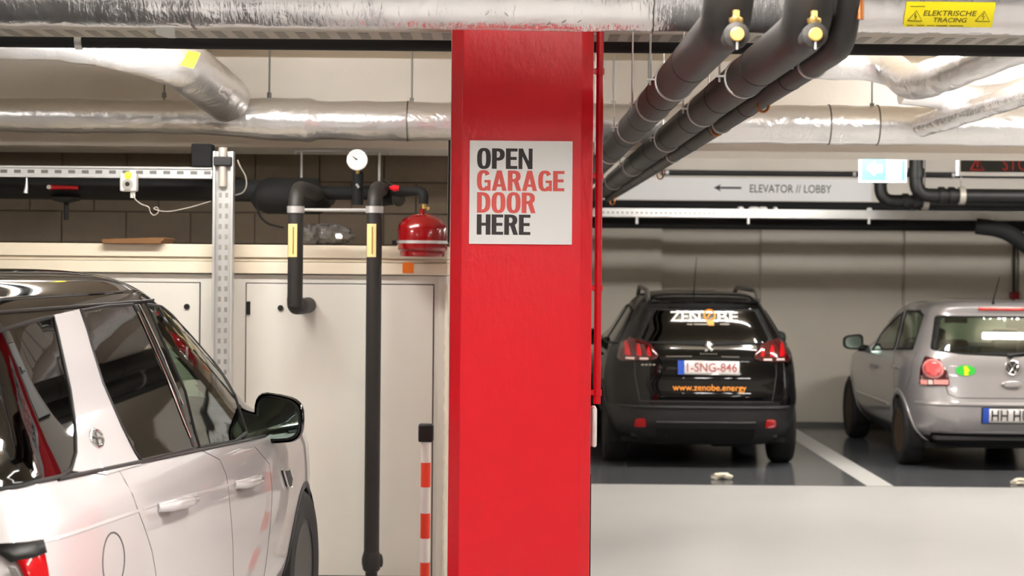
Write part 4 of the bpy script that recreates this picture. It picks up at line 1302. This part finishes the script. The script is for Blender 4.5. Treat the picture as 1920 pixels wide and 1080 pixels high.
    def arch(s, q, z, r0, r1, m, off=.012, a0=-25, a1=205):
        for sg in (1, -1):
            f = s.side(sg, off); V = []; Fc = []; n = 48
            zmin = s.S.D[0, 0] + .01
            for k in range(n + 1):
                a = math.radians(a0 + (a1 - a0) * k / n)
                for r in (r0, r0 + (r1 - r0) * .3, r0 + (r1 - r0) * .7, r1):
                    V.append(f(q + r * math.cos(a), max(zmin, z + r * math.sin(a))))
            for k in range(n):
                for i in range(3): Fc.append((4 * k + i, 4 * k + i + 1, 4 * k + i + 5, 4 * k + i + 4))
            link('wheel_arch', V, Fc, m, s.root, local=True, solid=.02)
    def seat(s, q, y, m, wd=.5, hz=.30, top=1.05, rows='seat'):
        t = s.add(rows, MB().box((q - .05, y - wd / 2, hz), (q + .45, y + wd / 2, hz + .2)), m, bevel=.05)
        bk = MB().prism([(0, 0), (.14, 0), (-.04, top - hz), (-.14, top - hz)], (q, y + wd / 2, hz + .05), (1, 0, 0), (0, 0, 1), wd)
        s.add('seat_back', bk, m, t, bevel=.04)
        return t
    def headrest(s, q, y, z, m, parent):
        s.add('headrest', MB().box((q - .05, y - .13, z), (q + .05, y + .13, z + .18)), m, parent, bevel=.045)
        s.add('headrest_post', MB().cyl((q, y - .05, z - .06), (q, y - .05, z + .02), .007, 8).cyl((q, y + .05, z - .06), (q, y + .05, z + .02), .007, 8), 'steel_dk', parent)
    def cabin(s, m='interior', fq=1.05, rq=.1, belt=1.0, front=1.9, hr=True, mid=.0, fy=.36):
        s.add('cabin_floor', MB().box((-.6, -.62, .27), (2.4, .62, .30)), 'interior', smooth=False)
        s.add('dashboard', MB().prism([(0, 0), (.5, 0), (.5, .28), (.1, .33), (0, .2)], (front, .62, belt - .33), (1, 0, 0), (0, 0, 1), 1.24), 'interior', bevel=.03)
        for y in (fy, -fy):
            t = s.seat(fq, y, m, .5, .30, belt + .02); s.headrest(fq - .12, y, belt + .06, m, t)
        t = s.seat(rq, 0, m, 1.15, .30, belt - .04, 'rear_bench')
        for y in (fy, -fy): s.headrest(rq - .12, y, belt - .01, m, t)
        s.add('steering_wheel', MB().sweep([(front - .12 + .05 * math.sin(a), fy + .18 * math.cos(a), belt - .06 + .17 * math.sin(a)) for a in np.linspace(0, 2 * math.pi, 25)], .013, 8), 'black')
        s.add('interior_mirror', MB().cbox((front - .35, 0, s.S.D[-1, 0] - .22), (.03, .22, .06)), 'black', bevel=.01)
    def glazing(s, name, poly, fn, m, parent=None, frit=.02, off=None, step=.04):
        p = s.patch(name, poly, fn, m, parent, step=step, solid=.003)
        if frit: s.patch('window_border', poly, fn, 'matte_black', p, hole=shrink(poly, frit), step=.03, solid=.007)
        return p

def mirror_unit(car, q, y, z, m, sg, w=.24, h=.17, arm=None, glass='mirror'):
    """door mirror: rounded shell, glass facing the rear"""
    V = []; Fc = []
    n = 24
    prof = [(1.0, 0), (1.04, .02), (1.0, .06), (.82, .1), (.5, .13), (.1, .145)]
    out = []
    for (k, dx) in prof:
        for i in range(n):
            a = 2 * math.pi * i / n
            cy = math.copysign(abs(math.cos(a)) ** .55, math.cos(a)); cz = math.copysign(abs(math.sin(a)) ** .6, math.sin(a))
            taper = 1 - .16 * (cy * 1.0) * (1 if cz > 0 else .6)
            out.append((q + dx - .03 * cy, y + sg * cy * w / 2 * k, z + cz * h / 2 * k * taper))
    mb = MB()
    f = []
    for j in range(len(prof) - 1):
        for i in range(n): f.append((j * n + i, j * n + (i + 1) % n, (j + 1) * n + (i + 1) % n, (j + 1) * n + i))
    f.append(tuple((len(prof) - 1) * n + i for i in range(n)))
    mb.add(out, f)
    o = car.add('door_mirror', mb, m, angle=50)
    g = []
    for i in range(n):
        a = 2 * math.pi * i / n
        cy = math.copysign(abs(math.cos(a)) ** .6, math.cos(a)); cz = math.copysign(abs(math.sin(a)) ** .65, math.sin(a))
        g.append((q - .03 * cy + .008, y + sg * cy * w / 2 * .9, z + cz * h / 2 * .88 * (1 - .16 * cy * (1 if cz > 0 else .6))))
    car.add('mirror_glass', MB().add(g, [tuple(range(n))]), glass, o)
    car.add('mirror_rim', MB().sweep(g + [g[0]], .006, 6), 'black', o)
    yb = sg * (abs(y) - w / 2 - .10)
    car.add('mirror_arm', MB().sweep([(q + .06, y - sg * w * .3, z - h * .40), (q + .07, yb + sg * .04, z - h * .46), (q + .07, yb, z - h * .5)], [.035, .03, .035], 10), 'black', o)
    return o

# ---------------------------------------------------------------- white car with black roof
car = Car(SUV, 'white_suv', 'white car with black roof in the left foreground')
S = SUV
z_belt = lambda q: 1.118 - .028 * (q - .5) if q < 3 else 2
qw = car.px_side([(-48, 633), (0, 620), (50, 606), (97, 595), (110, 650), (128, 730), (138, 800), (139, 850), (130, 882), (112, 894), (60, 905), (0, 917), (-48, 926)])
rd = car.px_side([(150, 584), (200, 575), (247, 572), (290, 650), (330, 740), (362, 842), (310, 854), (263, 865), (250, 850), (225, 800), (190, 720), (168, 648)])
fd = car.px_side([(272, 572), (300, 576), (350, 607), (400, 668), (438, 742), (460, 812), (440, 828), (405, 833), (372, 839), (345, 735), (310, 655)])
ws = [(-.60, 1.17), (.60, 1.17), (.52, 1.56), (-.52, 1.56)]
rw_ = [(-.62, 1.15), (.62, 1.15), (.52, 1.52), (-.52, 1.52)]
wh = [(0, .37), (2.74, .37)]
bl = car.px_side([(60, 908), (440, 831)])
slope = (bl[1][1] - bl[0][1]) / (bl[1][0] - bl[0][0]); b0 = bl[0][1] - slope * bl[0][0]
belt = lambda q: b0 + slope * q
def suv_part(c):
    if c.z > 1.600: return ('roof', 'roof_black')
    if c.z > belt(c.x) and c.x < 2.30 and (abs(c.y) > .3 or c.x > .5 or c.x < -.4) and c.z > 1.05: return ('greenhouse', 'roof_black')
    if c.z < .40: return ('sill', 'car_plastic')
    return ('body', 'car_white')
sh = lambda polys, d: [shrink(p, d) for p in polys]
car.shell(suv_part, sh([qw, rd, fd], .004), sh([rw_], .015), sh([ws], .015), wh, .385, per=8, m=220, exact=True,
          cuts=[((0, 0, b0), (-slope, 0, 1)), ((0, 0, 1.6), (0, 0, 1)), ((2.3, 0, 0), (1, 0, 0)), ((0, 0, .40), (0, 0, 1))])
for sg in (-1, 1):
    for nm, poly, m in (('quarter_window', qw, 'glass_dark'), ('rear_door_window', rd, 'glass_dark'), ('front_door_window', fd, 'glass_green')):
        g = car.patch(nm, poly, car.side(sg, .003), m, step=.05, solid=.003)
        car.line('window_moulding', poly, car.side(sg, .004), .006, 'black', g, closed=True)
    # white C pillar between the rear windows
    cp = car.px_side([(98, 592), (146, 581), (168, 650), (190, 722), (225, 802), (250, 852), (263, 872), (200, 890), (132, 884), (141, 850), (140, 800), (130, 730), (112, 650)])
    car.patch('rear_pillar', cp, car.side(sg, .0035), 'car_white', step=.04, solid=.003)
    bp = car.px_side([(250, 571), (270, 571), (309, 655), (343, 735), (371, 839), (364, 841), (332, 740), (292, 650)])
    b = car.patch('centre_pillar', bp, car.side(sg, .003), 'roof_black', step=.03)
    for a_, c_ in (((249, 574), (362, 838)), ((257, 572), (340, 760))):
        car.line('pillar_trim', car.px_side([a_, ((a_[0] + c_[0]) / 2 + 3, (a_[1] + c_[1]) / 2), c_]), car.side(sg, .006), .0035, 'chrome', b)
    # belt moulding
    car.line('belt_moulding', [(q, belt(q) + .002) for q in np.linspace(-.55, 1.9, 20)], car.side(sg, .002), .007, 'black')
    # roof edge mouldings
    car.line('roof_moulding', [(q, 1.600) for q in np.linspace(-.5, 1.18, 20)], car.side(sg, .003), .005, 'black')
    car.line('roof_moulding', [(q, 1.635) for q in np.linspace(-.5, 1.0, 20)], car.side(sg, .001), .005, 'roof_black')
    # shut lines
    for pl_ in ([(205, 866), (217, 872), (236, 905), (256, 950), (271, 990), (285, 1034), (292, 1075), (294, 1120)], [(372, 842), (412, 862), (424, 890), (432, 960), (437, 1060), (438, 1140)], [(478, 838), (505, 870), (510, 920), (505, 1000), (495, 1080), (488, 1140)]):
        car.line('door_gap', car.px_side(pl_), car.side(sg, -.001), .0022, 'seam')
    # shoulder crease
    car.line('body_crease', car.px_side([(75, 1016), (160, 993), (260, 958)]), car.side(sg, -.006), .009, 'car_white')
    car.line('body_crease', car.px_side([(268, 955), (300, 944), (420, 912), (440, 906)]), car.side(sg, -.0065), .009, 'car_white')
    # fuel flap
    fc = car.px_side([(213, 1052)])[0]
    ring = [(fc[0] + .105 * math.cos(a), fc[1] + .078 * math.sin(a)) for a in np.linspace(0, 2 * math.pi, 40, endpoint=False)]
    if sg < 0: car.line('fuel_flap', ring, car.side(sg, .0), .0025, 'seam', closed=True)
    # handles
    for hp in ((296, 952, 350, 938), (440, 909, 474, 899)):
        a_, c_ = car.px_side([hp[:2], hp[2:]])
        f0 = car.side(sg, .0); f1 = car.side(sg, .034)
        pts = [f0(*a_)] + [f1(a_[0] + (c_[0] - a_[0]) * t, a_[1] + (c_[1] - a_[1]) * t) for t in (.1, .3, .5, .7, .9)] + [f0(*c_)]
        h_ = car.add('door_handle', MB().sweep(pts, [.014, .018, .019, .019, .019, .018, .014], 12), 'car_white', angle=60)
        cup = [((a_[0] + c_[0]) / 2 + .10 * math.cos(a), (a_[1] + c_[1]) / 2 + .04 * math.sin(a)) for a in np.linspace(0, 2 * math.pi, 24, endpoint=False)]
        car.patch('handle_cup', cup, car.side(sg, .0015), 'car_white', h_, step=.04)
    # round badge on the rear pillar
    if sg < 0:
        bc = car.px_side([(177, 823)])[0]
        f = car.side(sg, .004)
        disc = [(bc[0] + .055 * math.cos(a), bc[1] + .024 * math.sin(a)) for a in np.linspace(0, 2 * math.pi, 28, endpoint=False)]
        bd = car.patch('badge', disc, f, 'rim', step=.02)
        car.line('badge_ring', disc, car.side(sg, .007), .004, 'chrome', bd, closed=True)
        car.line('badge_mark', [(bc[0] - .03, bc[1] + .004), (bc[0] + .03, bc[1] - .002)], car.side(sg, .008), .0035, 'steel_dk', bd)
        car.line('badge_mark', [(bc[0] + .01, bc[1] + .016), (bc[0] - .01, bc[1] - .016)], car.side(sg, .008), .003, 'steel_dk', bd)
    # fender vent
    vp = car.px_side([(527, 882), (539, 880), (544, 897), (542, 914), (536, 912)])
    v_ = car.patch('fender_vent', vp, car.side(sg, .006), 'black', step=.03, solid=.012)
    car.line('vent_trim', vp, car.side(sg, .01), .004, 'chrome', v_, closed=True)
    # tail light wrapping round the corner
    tl = [(-.62, 1.035), (-.62, .82), (-.80, .80), (-.885, .82), (-.885, 1.03), (-.80, 1.04)]
    p0 = car.px_side([(72, 1017), (70, 1080)])
    q0 = p0[0][0]; zt_ = p0[0][1]
    tl = [(q0, zt_), (q0 - .01, zt_ - .2), (-.86, zt_ - .22), (-.86, zt_ - .01)]
    l_ = car.patch('tail_lamp', tl, car.side(sg, .006), 'lamp_red', step=.03, solid=.012)
    car.patch('lamp_brow', [(q0 + .004, zt_ + .004), (q0 + .002, zt_ - .028), (-.87, zt_ - .04), (-.87, zt_ - .0)], car.side(sg, .012), 'black', l_, step=.03, solid=.008)
    car.patch('reversing_lens', [(q0 - .09, zt_ - .05), (q0 - .10, zt_ - .15), (-.87, zt_ - .16), (-.87, zt_ - .055)], car.side(sg, .013), 'bag', l_, step=.03, solid=.004)
rt = [(sg_y, z) for sg_y, z in ((.55, 1.0), (.80, 1.0), (.84, .82), (.55, .80))]
for sg in (-1, 1):
    car.patch('tail_lamp', [(sg * a, b) for a, b in rt], car.rear(.006), 'lamp_red', step=.05)
car.patch('windscreen', ws, car.front(.003), 'glass_green', step=.08, solid=.003)
car.patch('rear_window', rw_, car.rear(.003), 'glass_dark', step=.08, solid=.003)
car.patch('number_plate', [(-.26, .72), (.26, .72), (.26, .83), (-.26, .83)], car.rear(.006), 'plate_white', step=.08)
for sg in (-1, 1):
    car.patch('headlamp', [(sg * .45, .82), (sg * .80, .82), (sg * .80, .95), (sg * .45, .92)], car.front(.006), 'lamp_white', step=.06)
car.patch('grille', [(-.42, .74), (.42, .74), (.40, .90), (-.40, .90)], car.front(.006), 'black', step=.08)
for q in (0, 2.74):
    for y in (.935, -.935): car.wheel(q, y * .99, .37, .235, 'rim_dark', 10)
    car.well(q, .37, .40, .60, .91)
    car.arch(q, .37, .382, .405, 'car_plastic', .006)
car.add('underbody', MB().box((-.8, -.8, .25), (3.3, .8, .28)), 'matte_black', smooth=False)
car.cabin('interior', 1.25, .30, 1.06, 2.0)
for sg in (-1, 1):
    mp_ = SUV.to_local(P(521, 786, 7.42))
    mirror_unit(car, mp_[0], sg * abs(mp_[1]), mp_[2], 'car_black', sg, .205, .19)

# ---------------------------------------------------------------- black car
car = Car(BLK, 'black_car', 'black car with an energy company sticker, parked against the far wall')
S = BLK
rg = [(-.475, 1.355), (.475, 1.355), (.585, 1.10), (.56, 1.065), (0, 1.045), (-.56, 1.065), (-.585, 1.10)]
sw1 = [(-.30, 1.05), (-.22, 1.20), (-.05, 1.33), (.62, 1.36), (.66, 1.02)]
sw2 = [(.74, 1.02), (.72, 1.36), (1.0, 1.34), (1.35, 1.22), (1.72, 1.03)]
ws = [(-.55, 1.09), (.55, 1.09), (.44, 1.34), (-.44, 1.34)]
wh = [(0, .32), (2.54, .32)]
def blk_part(c):
    if c.z < .545: return ('lower_bumper', 'car_plastic')
    return ('body', 'car_black')
car.shell(blk_part, sh([sw1, sw2], .012), sh([rg], .02), sh([ws], .012), wh, .35, per=6, m=170, cuts=[((0, 0, .545), (0, 0, 1))])
for sg in (-1, 1):
    for nm, poly in (('rear_side_window', sw1), ('front_side_window', sw2)):
        g = car.glazing(nm, poly, car.side(sg, .003), 'glass_black', frit=.02)
        car.line('window_moulding', poly, car.side(sg, .004), .006, 'black', g, closed=True)
    for x in (.0, .70):
        car.line('door_gap', [(x, .98), (x + .02, .75), (x + .1, .45)] if x else [(-.12, 1.02), (.2, .85), (.32, .6)], car.side(sg, -.001), .003, 'seam')
    car.add('door_handle', MB().sweep([car.side(sg, 0)(.78, .90), car.side(sg, .03)(.82, .905), car.side(sg, .03)(.94, .905), car.side(sg, 0)(.98, .9)], .013, 10), 'car_black')
    # roof rail
    f = lambda q, dz: Vector((q, sg * .47, dz))
    car.add('roof_rail', MB().sweep(fillet([(-.42, sg * .475, 1.43), (-.27, sg * .475, 1.515), (1.0, sg * .455, 1.525), (1.22, sg * .45, 1.43)], .2, 8), .021, 12), 'steel_dk')
    # tail lamp with three claws
    tl = round_poly([(sg * .40, .965), (sg * .46, 1.055), (sg * .64, 1.11), (sg * .70, 1.06), (sg * .735, .93), (sg * .70, .905), (sg * .42, .925)], .03)
    l_ = car.patch('tail_lamp', tl, car.rear(.008), 'lamp_dark', step=.04, solid=.014)
    for k, (x, w_, h_) in enumerate(((.645, .05, .125), (.555, .042, .10), (.475, .035, .075))):
        car.patch('lamp_claw', round_poly([(sg * (x - w_ / 2), .955), (sg * (x + w_ / 2), .955), (sg * (x + w_ * .55), .955 + h_ * .8), (sg * (x + w_ * .1), .955 + h_)], .015), car.rear(.016), 'lamp_red', l_, step=.03, solid=.004)
    for x in (.63, .52):
        car.patch('reversing_lens', [(sg * (x - .035), .925), (sg * (x + .035), .925), (sg * (x + .035), .94), (sg * (x - .035), .94)], car.rear(.016), 'lamp_white', l_, step=.03, solid=.004)
    car.patch('reflector', round_poly([(sg * .50, .36), (sg * .60, .36), (sg * .59, .43), (sg * .51, .435)], .02), car.rear(.006), 'lamp_red', step=.04)
    mirror_unit(car, 1.55, sg * .90, 1.03, 'car_black', sg, .2, .15)
gl = car.glazing('rear_window', rg, car.rear(.003), 'glass_black', frit=.045)
# spoiler lip, bumper ledge
car.add('spoiler', MB().sweep([car.rear(.012)(y, 1.405 + .012 * (1 - (y / .5) ** 2)) for y in np.linspace(-.46, .46, 21)], .014, 10), 'car_black')
car.line('boot_gap', [(-.60, .96), (-.60, .80), (-.56, .58), (.56, .58), (.60, .80), (.60, .96)], car.rear(-.001), .003, 'seam')
car.line('bumper_ledge', [(y, .53) for y in np.linspace(-.72, .72, 25)], car.rear(-.002), .016, 'car_plastic')
car.line('bumper_ledge', [(y, .40) for y in np.linspace(-.42, .42, 15)], car.rear(-.006), .016, 'car_plastic')
car.patch('diffuser', [(-.40, .22), (.40, .22), (.42, .345), (-.42, .345)], car.rear(.004), 'matte_black', step=.06)
car.line('chrome_strip', [(-.28, .955), (-.13, .957)], car.rear(.003), .006, 'chrome')
car.line('chrome_strip', [(.12, .957), (.34, .955)], car.rear(.003), .006, 'chrome')
def rear_text(car, s, y0, z0, y1, z1, m, parent, bold=.0, off=.008, slant=0):
    f = car.rear(off)
    # car's left is +y; seen from behind, text runs from +y to -y
    text_part('lettering', s, lambda a, b: f(-(y0 + (y1 - y0) * a) + 0, z0 + (z1 - z0) * b), m, parent, bold=bold, local=True)
# positions measured from the photograph: y to the right of the car's centre
cpx = 960 + F * BLK.C[0] / (BLK.C[1] + BLK.K[3][2])
def bl_h(px, py): h = BLK.hit(px, py); return (-h[1], h[2])
a, b = bl_h(1257, 603), bl_h(1312, 585); rear_text(car, 'ZEN', a[0], a[1], b[0], b[1], 'white', gl, .008)
a, b = bl_h(1346, 603), bl_h(1383, 586); rear_text(car, 'BE', a[0], a[1], b[0], b[1], 'white', gl, .008)
a = bl_h(1330, 592)
f = car.rear(.008)
R_ = [( -a[0] + .045 * math.cos(t), a[1] + .045 * math.sin(t)) for t in np.linspace(math.radians(-60), math.radians(240), 26)]
car.add('lamp_logo', MB().sweep([f(*p) for p in R_], .008, 8), 'sticker_orange', gl)
car.patch('lamp_logo', [(-a[0] - .035, a[1] - .03), (-a[0] + .03, a[1] - .045), (-a[0] + .012, a[1] - .085), (-a[0] - .035, a[1] - .085)], f, 'sticker_orange', gl, step=.03)
car.add('lamp_logo', MB().sweep([f(-a[0] + .02, a[1] - .02), f(-a[0] - .005, a[1] + .01), f(-a[0] + .005, a[1] + .025)], .007, 8), 'sticker_orange', gl)
for x0, x1 in ((1288, 1298), (1301, 1326), (1350, 1367)):
    p0, p1 = bl_h(x0, 608.5), bl_h(x1, 609)
    car.line('small_print', [(-p0[0], p0[1]), (-p1[0], p1[1])], f, .005, 'tray', gl)
a, b = bl_h(1261, 736), bl_h(1399, 722); rear_text(car, 'www.zenobe.energy', a[0], a[1], b[0], b[1], 'sticker_orange', car.root, .004)
# plate
pa, pb = bl_h(1271, 702), bl_h(1386, 677)
pp_ = [(-pa[0], pa[1]), (-pb[0], pa[1] - .004), (-pb[0], pb[1] - .004), (-pa[0], pb[1])]
pla = car.patch('number_plate', pp_, car.rear(.006), 'plate_white', step=.05, solid=.008)
wd = pb[0] - pa[0]
car.patch('plate_band', [(-pa[0], pa[1]), (-pa[0] - .055, pa[1]), (-pa[0] - .055, pb[1]), (-pa[0], pb[1])], car.rear(.0115), 'blue', pla, step=.05, solid=.002)
rear_text(car, '1-SNG-846', pa[0] + .075, pa[1] + .022, pb[0] - .02, pb[1] - .018, 'plate_red', pla, .012, .0125)
# emblem: rampant animal shape as a plain chrome figure, and the bars below it
ec = bl_h(1329, 650)
fig = [(-.02, .04), (.0, .048), (.018, .036), (.012, .02), (.028, .018), (.024, .006), (.010, .004), (.012, -.012), (.022, -.032), (.008, -.038), (.0, -.02), (-.012, -.04), (-.026, -.036), (-.014, -.012), (-.022, .008), (-.012, .018)]
car.patch('emblem', [(-(ec[0]) - x * 1.55, ec[1] + y * 1.15) for x, y in fig], car.rear(.010), 'chrome', step=.03, solid=.008)
for i in range(7):
    x = ec[0] - .075 + .0215 * i
    car.line('badge_letter', [(-x, ec[1] - .062), (-x - .013, ec[1] - .062)], car.rear(.006), .006, 'chrome')
for i in range(4):
    x = bl_h(1203 + 7 * i, 684)
    car.line('badge_letter', [(-x[0], x[1]), (-x[0] - .02, x[1])], car.rear(.006), .006, 'tray')
car.patch('windscreen', ws, car.front(.003), 'glass_black', step=.08, solid=.003)
for sg in (-1, 1):
    car.patch('headlamp', [(sg * .42, .72), (sg * .72, .72), (sg * .74, .86), (sg * .45, .80)], car.front(.006), 'lamp_white', step=.06)
car.patch('grille', [(-.34, .55), (.34, .55), (.36, .78), (-.36, .78)], car.front(.006), 'black', step=.08)
for q in (0, 2.54):
    for y in (.83, -.83): car.wheel(q, y, .32, .20, 'rim', 10)
    car.well(q, .32, .36, .55, .80)
    car.arch(q, .32, .335, .40, 'car_plastic', .006)
car.add('underbody', MB().box((-.5, -.7, .22), (3.1, .7, .26)), 'matte_black', smooth=False)
car.add('exhaust_box', MB().cbox((-.25, -.25, .24), (.35, .35, .14)), 'matte_black', bevel=.03)
car.cabin('interior', .95, .05, .98, 1.7, fy=.32)
ah = BLK.hit(1311, 549)
car.add('roof_antenna', MB().sweep([(-.30, .07, 1.47), (-.31, .07, 1.50), (-.36, .055, 1.80)], [.012, .006, .003], 8), 'black')

# ---------------------------------------------------------------- silver car
car = Car(SIL, 'silver_car', 'silver hatchback with a green sticker parked at the far right')
S = SIL
def si_h(px, py): h = SIL.hit(px, py); return (h[1], h[2])
lft = car.px_rear([(1755, 600), (1744, 655)])
yt, zt_ = lft[0]; yb, zb_ = lft[1]
rg = round_poly([(-yt, 1.315), (yt, 1.315), (yb, zb_ - .005), (yb * .6, zb_ - .035), (0, zb_ - .05), (-yb * .6, zb_ - .035), (-yb, zb_ - .005)], .03)
fw = car.px_side([(1637, 656), (1652, 628), (1672, 605), (1694, 586), (1688, 612), (1676, 655)])
rw2 = car.px_side([(1682, 655), (1692, 620), (1702, 583), (1726, 583), (1733, 592), (1722, 625), (1712, 655)])
ws = [(-.60, 1.0), (.60, 1.0), (.50, 1.30), (-.50, 1.30)]
wh = [(0, .30), (2.46, .30)]
car.shell(lambda c: ('body', 'car_silver') if c.z > .30 else ('sill', 'car_plastic'), sh([fw, rw2], .012), sh([rg], .02), sh([ws], .012), wh, .325, per=6, m=170, cuts=[((0, 0, .30), (0, 0, 1))])
for sg in (1, -1):
    for nm, poly in (('front_side_window', fw), ('rear_side_window', rw2)):
        g = car.glazing(nm, poly, car.side(sg, .003), 'glass_green', frit=.02, step=.06)
        car.line('window_moulding', poly, car.side(sg, .004), .007, 'black', g, closed=True)
    for pl_ in ([(1678, 660), (1676, 700), (1680, 760), (1690, 790)], [(1719, 660), (1708, 705), (1700, 730)]):
        car.line('door_gap', car.px_side(pl_), car.side(sg, -.001), .003, 'seam')
    for hp in ((1640, 687), (1682, 688)):
        h_ = car.px_side([hp])[0]
        car.add('door_handle', MB().sweep([car.side(sg, 0)(h_[0] - .1, h_[1]), car.side(sg, .03)(h_[0] - .06, h_[1]), car.side(sg, .03)(h_[0] + .06, h_[1]), car.side(sg, 0)(h_[0] + .1, h_[1])], .014, 10), 'car_silver')
    car.line('side_rub_strip', [(q, .50) for q in np.linspace(.42, 2.05, 20)], car.side(sg, .0), .013, 'car_silver')
    mirror_unit(car, 1.62, sg * .915, 1.0, 'car_plastic', sg, .2, .14)
    # tail lamp: dark red shape, round lens, clear strip
    P_ = [si_h(1735, 668), si_h(1762, 674), si_h(1776, 695), si_h(1781, 724), si_h(1725, 722), si_h(1727, 690)]
    P_ = [(sg * abs(y), z) for y, z in P_]
    l_ = car.patch('tail_lamp', round_poly(P_, .02), car.rear(.006), 'lamp_dark', step=.035, solid=.012)
    rc = si_h(1751.5, 692); rc = (sg * abs(rc[0]), rc[1])
    f = car.rear(.014); r_ = .082
    circ = [(rc[0] + r_ * math.cos(t) * .95, rc[1] + r_ * math.sin(t)) for t in np.linspace(0, 2 * math.pi, 32, endpoint=False)]
    n_ = car.patch('round_lens', circ, f, 'lamp_pale', l_, step=.035, solid=.008)
    car.patch('lens_core', [(rc[0] + .065 * math.cos(t) * .95, rc[1] + .065 * math.sin(t)) for t in np.linspace(0, 2 * math.pi, 28, endpoint=False)], car.rear(.020), mat('lens_rose', (222, 90, 92), .15, coat=1.0) if 'lens_rose' not in bpy.data.materials else bpy.data.materials['lens_rose'], l_, step=.03, solid=.006)
    for x0, x1, mt in ((1728, 1740, 'lamp_pale'), (1742, 1750, 'lamp_white'), (1752, 1778, 'lamp_pale')):
        pa, pb = si_h(x0, 721), si_h(x1, 713)
        ya, yb_ = sg * abs(pa[0]), sg * abs(pb[0])
        car.patch('clear_lens', [(ya, pa[1]), (yb_, pa[1]), (yb_, pb[1]), (ya, pb[1])], car.rear(.014), mt, l_, step=.03, solid=.005)
gl = car.glazing('rear_window', rg, car.rear(.003), 'glass_green', frit=.04, step=.06)
car.add('wiper', MB().sweep([car.rear(.02)(-.02, zb_ - .04), car.rear(.025)(-.3, zb_ - .005), car.rear(.02)(-.45, zb_ + .02)], [.012, .008, .005], 8), 'black')
car.add('wiper_boss', MB().lathe([(.025, 0), (.025, .02), (.01, .03)], car.rear(0)(-.01, zb_ - .045), (-1, 0, .3), 16), 'black')
bp = si_h(1834, 584)
car.patch('brake_lamp', [(bp[0], 1.365), (-bp[0], 1.365), (-bp[0], 1.388), (bp[0], 1.388)], car.rear(.008), mat('brake_lamp', (226, 70, 66), .2, coat=.5), step=.04, solid=.01)
tz = si_h(1880, 747)[1]
car.line('boot_gap', [(.585, .98), (.56, .85), (.535, .72), (.52, tz + .03), (.45, tz), (-.45, tz), (-.52, tz + .03), (-.535, .72), (-.56, .85), (-.585, .98)], car.rear(-.001), .004, 'seam')
car.line('bumper_crease', [(y, tz - .055) for y in np.linspace(-.76, .76, 30)], car.rear(-.012), .024, 'car_silver')
sc_ = si_h(1810.5, 695)
car.patch('green_sticker', [(sc_[0] + .082 * math.cos(t), sc_[1] + .046 * math.sin(t)) for t in np.linspace(0, 2 * math.pi, 28, endpoint=False)], car.rear(.004), 'green', step=.03, solid=.002)
car.patch('sticker_mark', [(sc_[0] + x, sc_[1] + y) for x, y in ((.012, -.042), (-.022, -.042), (-.02, -.01), (-.038, .0), (-.02, .02), (-.01, .04), (.018, .034), (.014, .0))], car.rear(.007), 'yellow', step=.02, solid=.002)
# round emblem
ec = si_h(1898, 690)
f = car.rear(.012)
circ = [(ec[0] + .058 * math.cos(t), ec[1] + .058 * math.sin(t)) for t in np.linspace(0, 2 * math.pi, 32, endpoint=False)]
e_ = car.patch('emblem_base', circ, car.rear(.006), 'car_plastic', step=.03, solid=.008)
car.line('emblem_ring', circ, f, .007, 'chrome', e_, closed=True)
for pl_ in ([(.03, .042), (.0, -.0), (-.03, .042)], [(.048, .02), (.022, -.042), (.0, -.002), (-.022, -.042), (-.048, .02)]):
    car.line('emblem_stroke', [(ec[0] + x, ec[1] + y) for x, y in pl_], f, .006, 'chrome', e_)
hc = si_h(1896, 721)
car.patch('boot_handle', [(hc[0] + .085 * math.cos(t), hc[1] + .03 * math.sin(t)) for t in np.linspace(0, 2 * math.pi, 28, endpoint=False)], car.rear(.01), 'car_silver', step=.03, solid=.02)
# plate
pa, pb = si_h(1841, 793), si_h(1841, 765)
hy = abs(pa[0]); hy = max(hy, .24)
pla = car.patch('number_plate', [(hy, pa[1]), (-hy, pa[1]), (-hy, pb[1]), (hy, pb[1])], car.rear(.006), 'plate_white', step=.05, solid=.008)
car.line('plate_frame', [(hy, pa[1]), (-hy, pa[1]), (-hy, pb[1]), (hy, pb[1])], car.rear(.006), .007, 'black', pla, closed=True)
car.patch('plate_band', [(hy, pa[1]), (hy - .055, pa[1]), (hy - .055, pb[1]), (hy, pb[1])], car.rear(.0115), 'blue', pla, step=.05, solid=.002)
rear_text(car, 'HH HU', -hy + .075, pa[1] + .02, -hy + .40, pb[1] - .018, 'ink', pla, .012, .0125)
car.patch('diffuser', [(-.62, .22), (.62, .22), (.64, .325), (-.64, .325)], car.rear(.004), 'matte_black', step=.06)
car.patch('windscreen', ws, car.front(.003), 'glass_green', step=.08, solid=.003)
for sg in (-1, 1):
    car.patch('headlamp', [(sg * .40, .66), (sg * .68, .66), (sg * .66, .80), (sg * .42, .78)], car.front(.006), 'lamp_white', step=.06)
car.patch('grille', [(-.30, .50), (.30, .50), (.34, .68), (-.34, .68)], car.front(.006), 'black', step=.08)
for q in (0, 2.46):
    for y in (.815, -.815): car.wheel(q, y, .30, .185, 'rim_rust', style='steel')
    car.well(q, .30, .335, .55, .79)
    car.arch(q, .30, .315, .365, 'car_silver', .008)
car.add('underbody', MB().box((-.45, -.66, .19), (3.0, .66, .23)), 'matte_black', smooth=False)
car.cabin('interior_red', .95, .08, .93, 1.68, fy=.34)
ah = SIL.hit(1862, 570)
car.add('roof_antenna', MB().sweep([(ah[0], ah[1], ah[2] - .01), (ah[0] - .005, ah[1], ah[2] + .03), (ah[0] - .1, ah[1] - .03, ah[2] + .24)], [.014, .007, .003], 8), 'black')
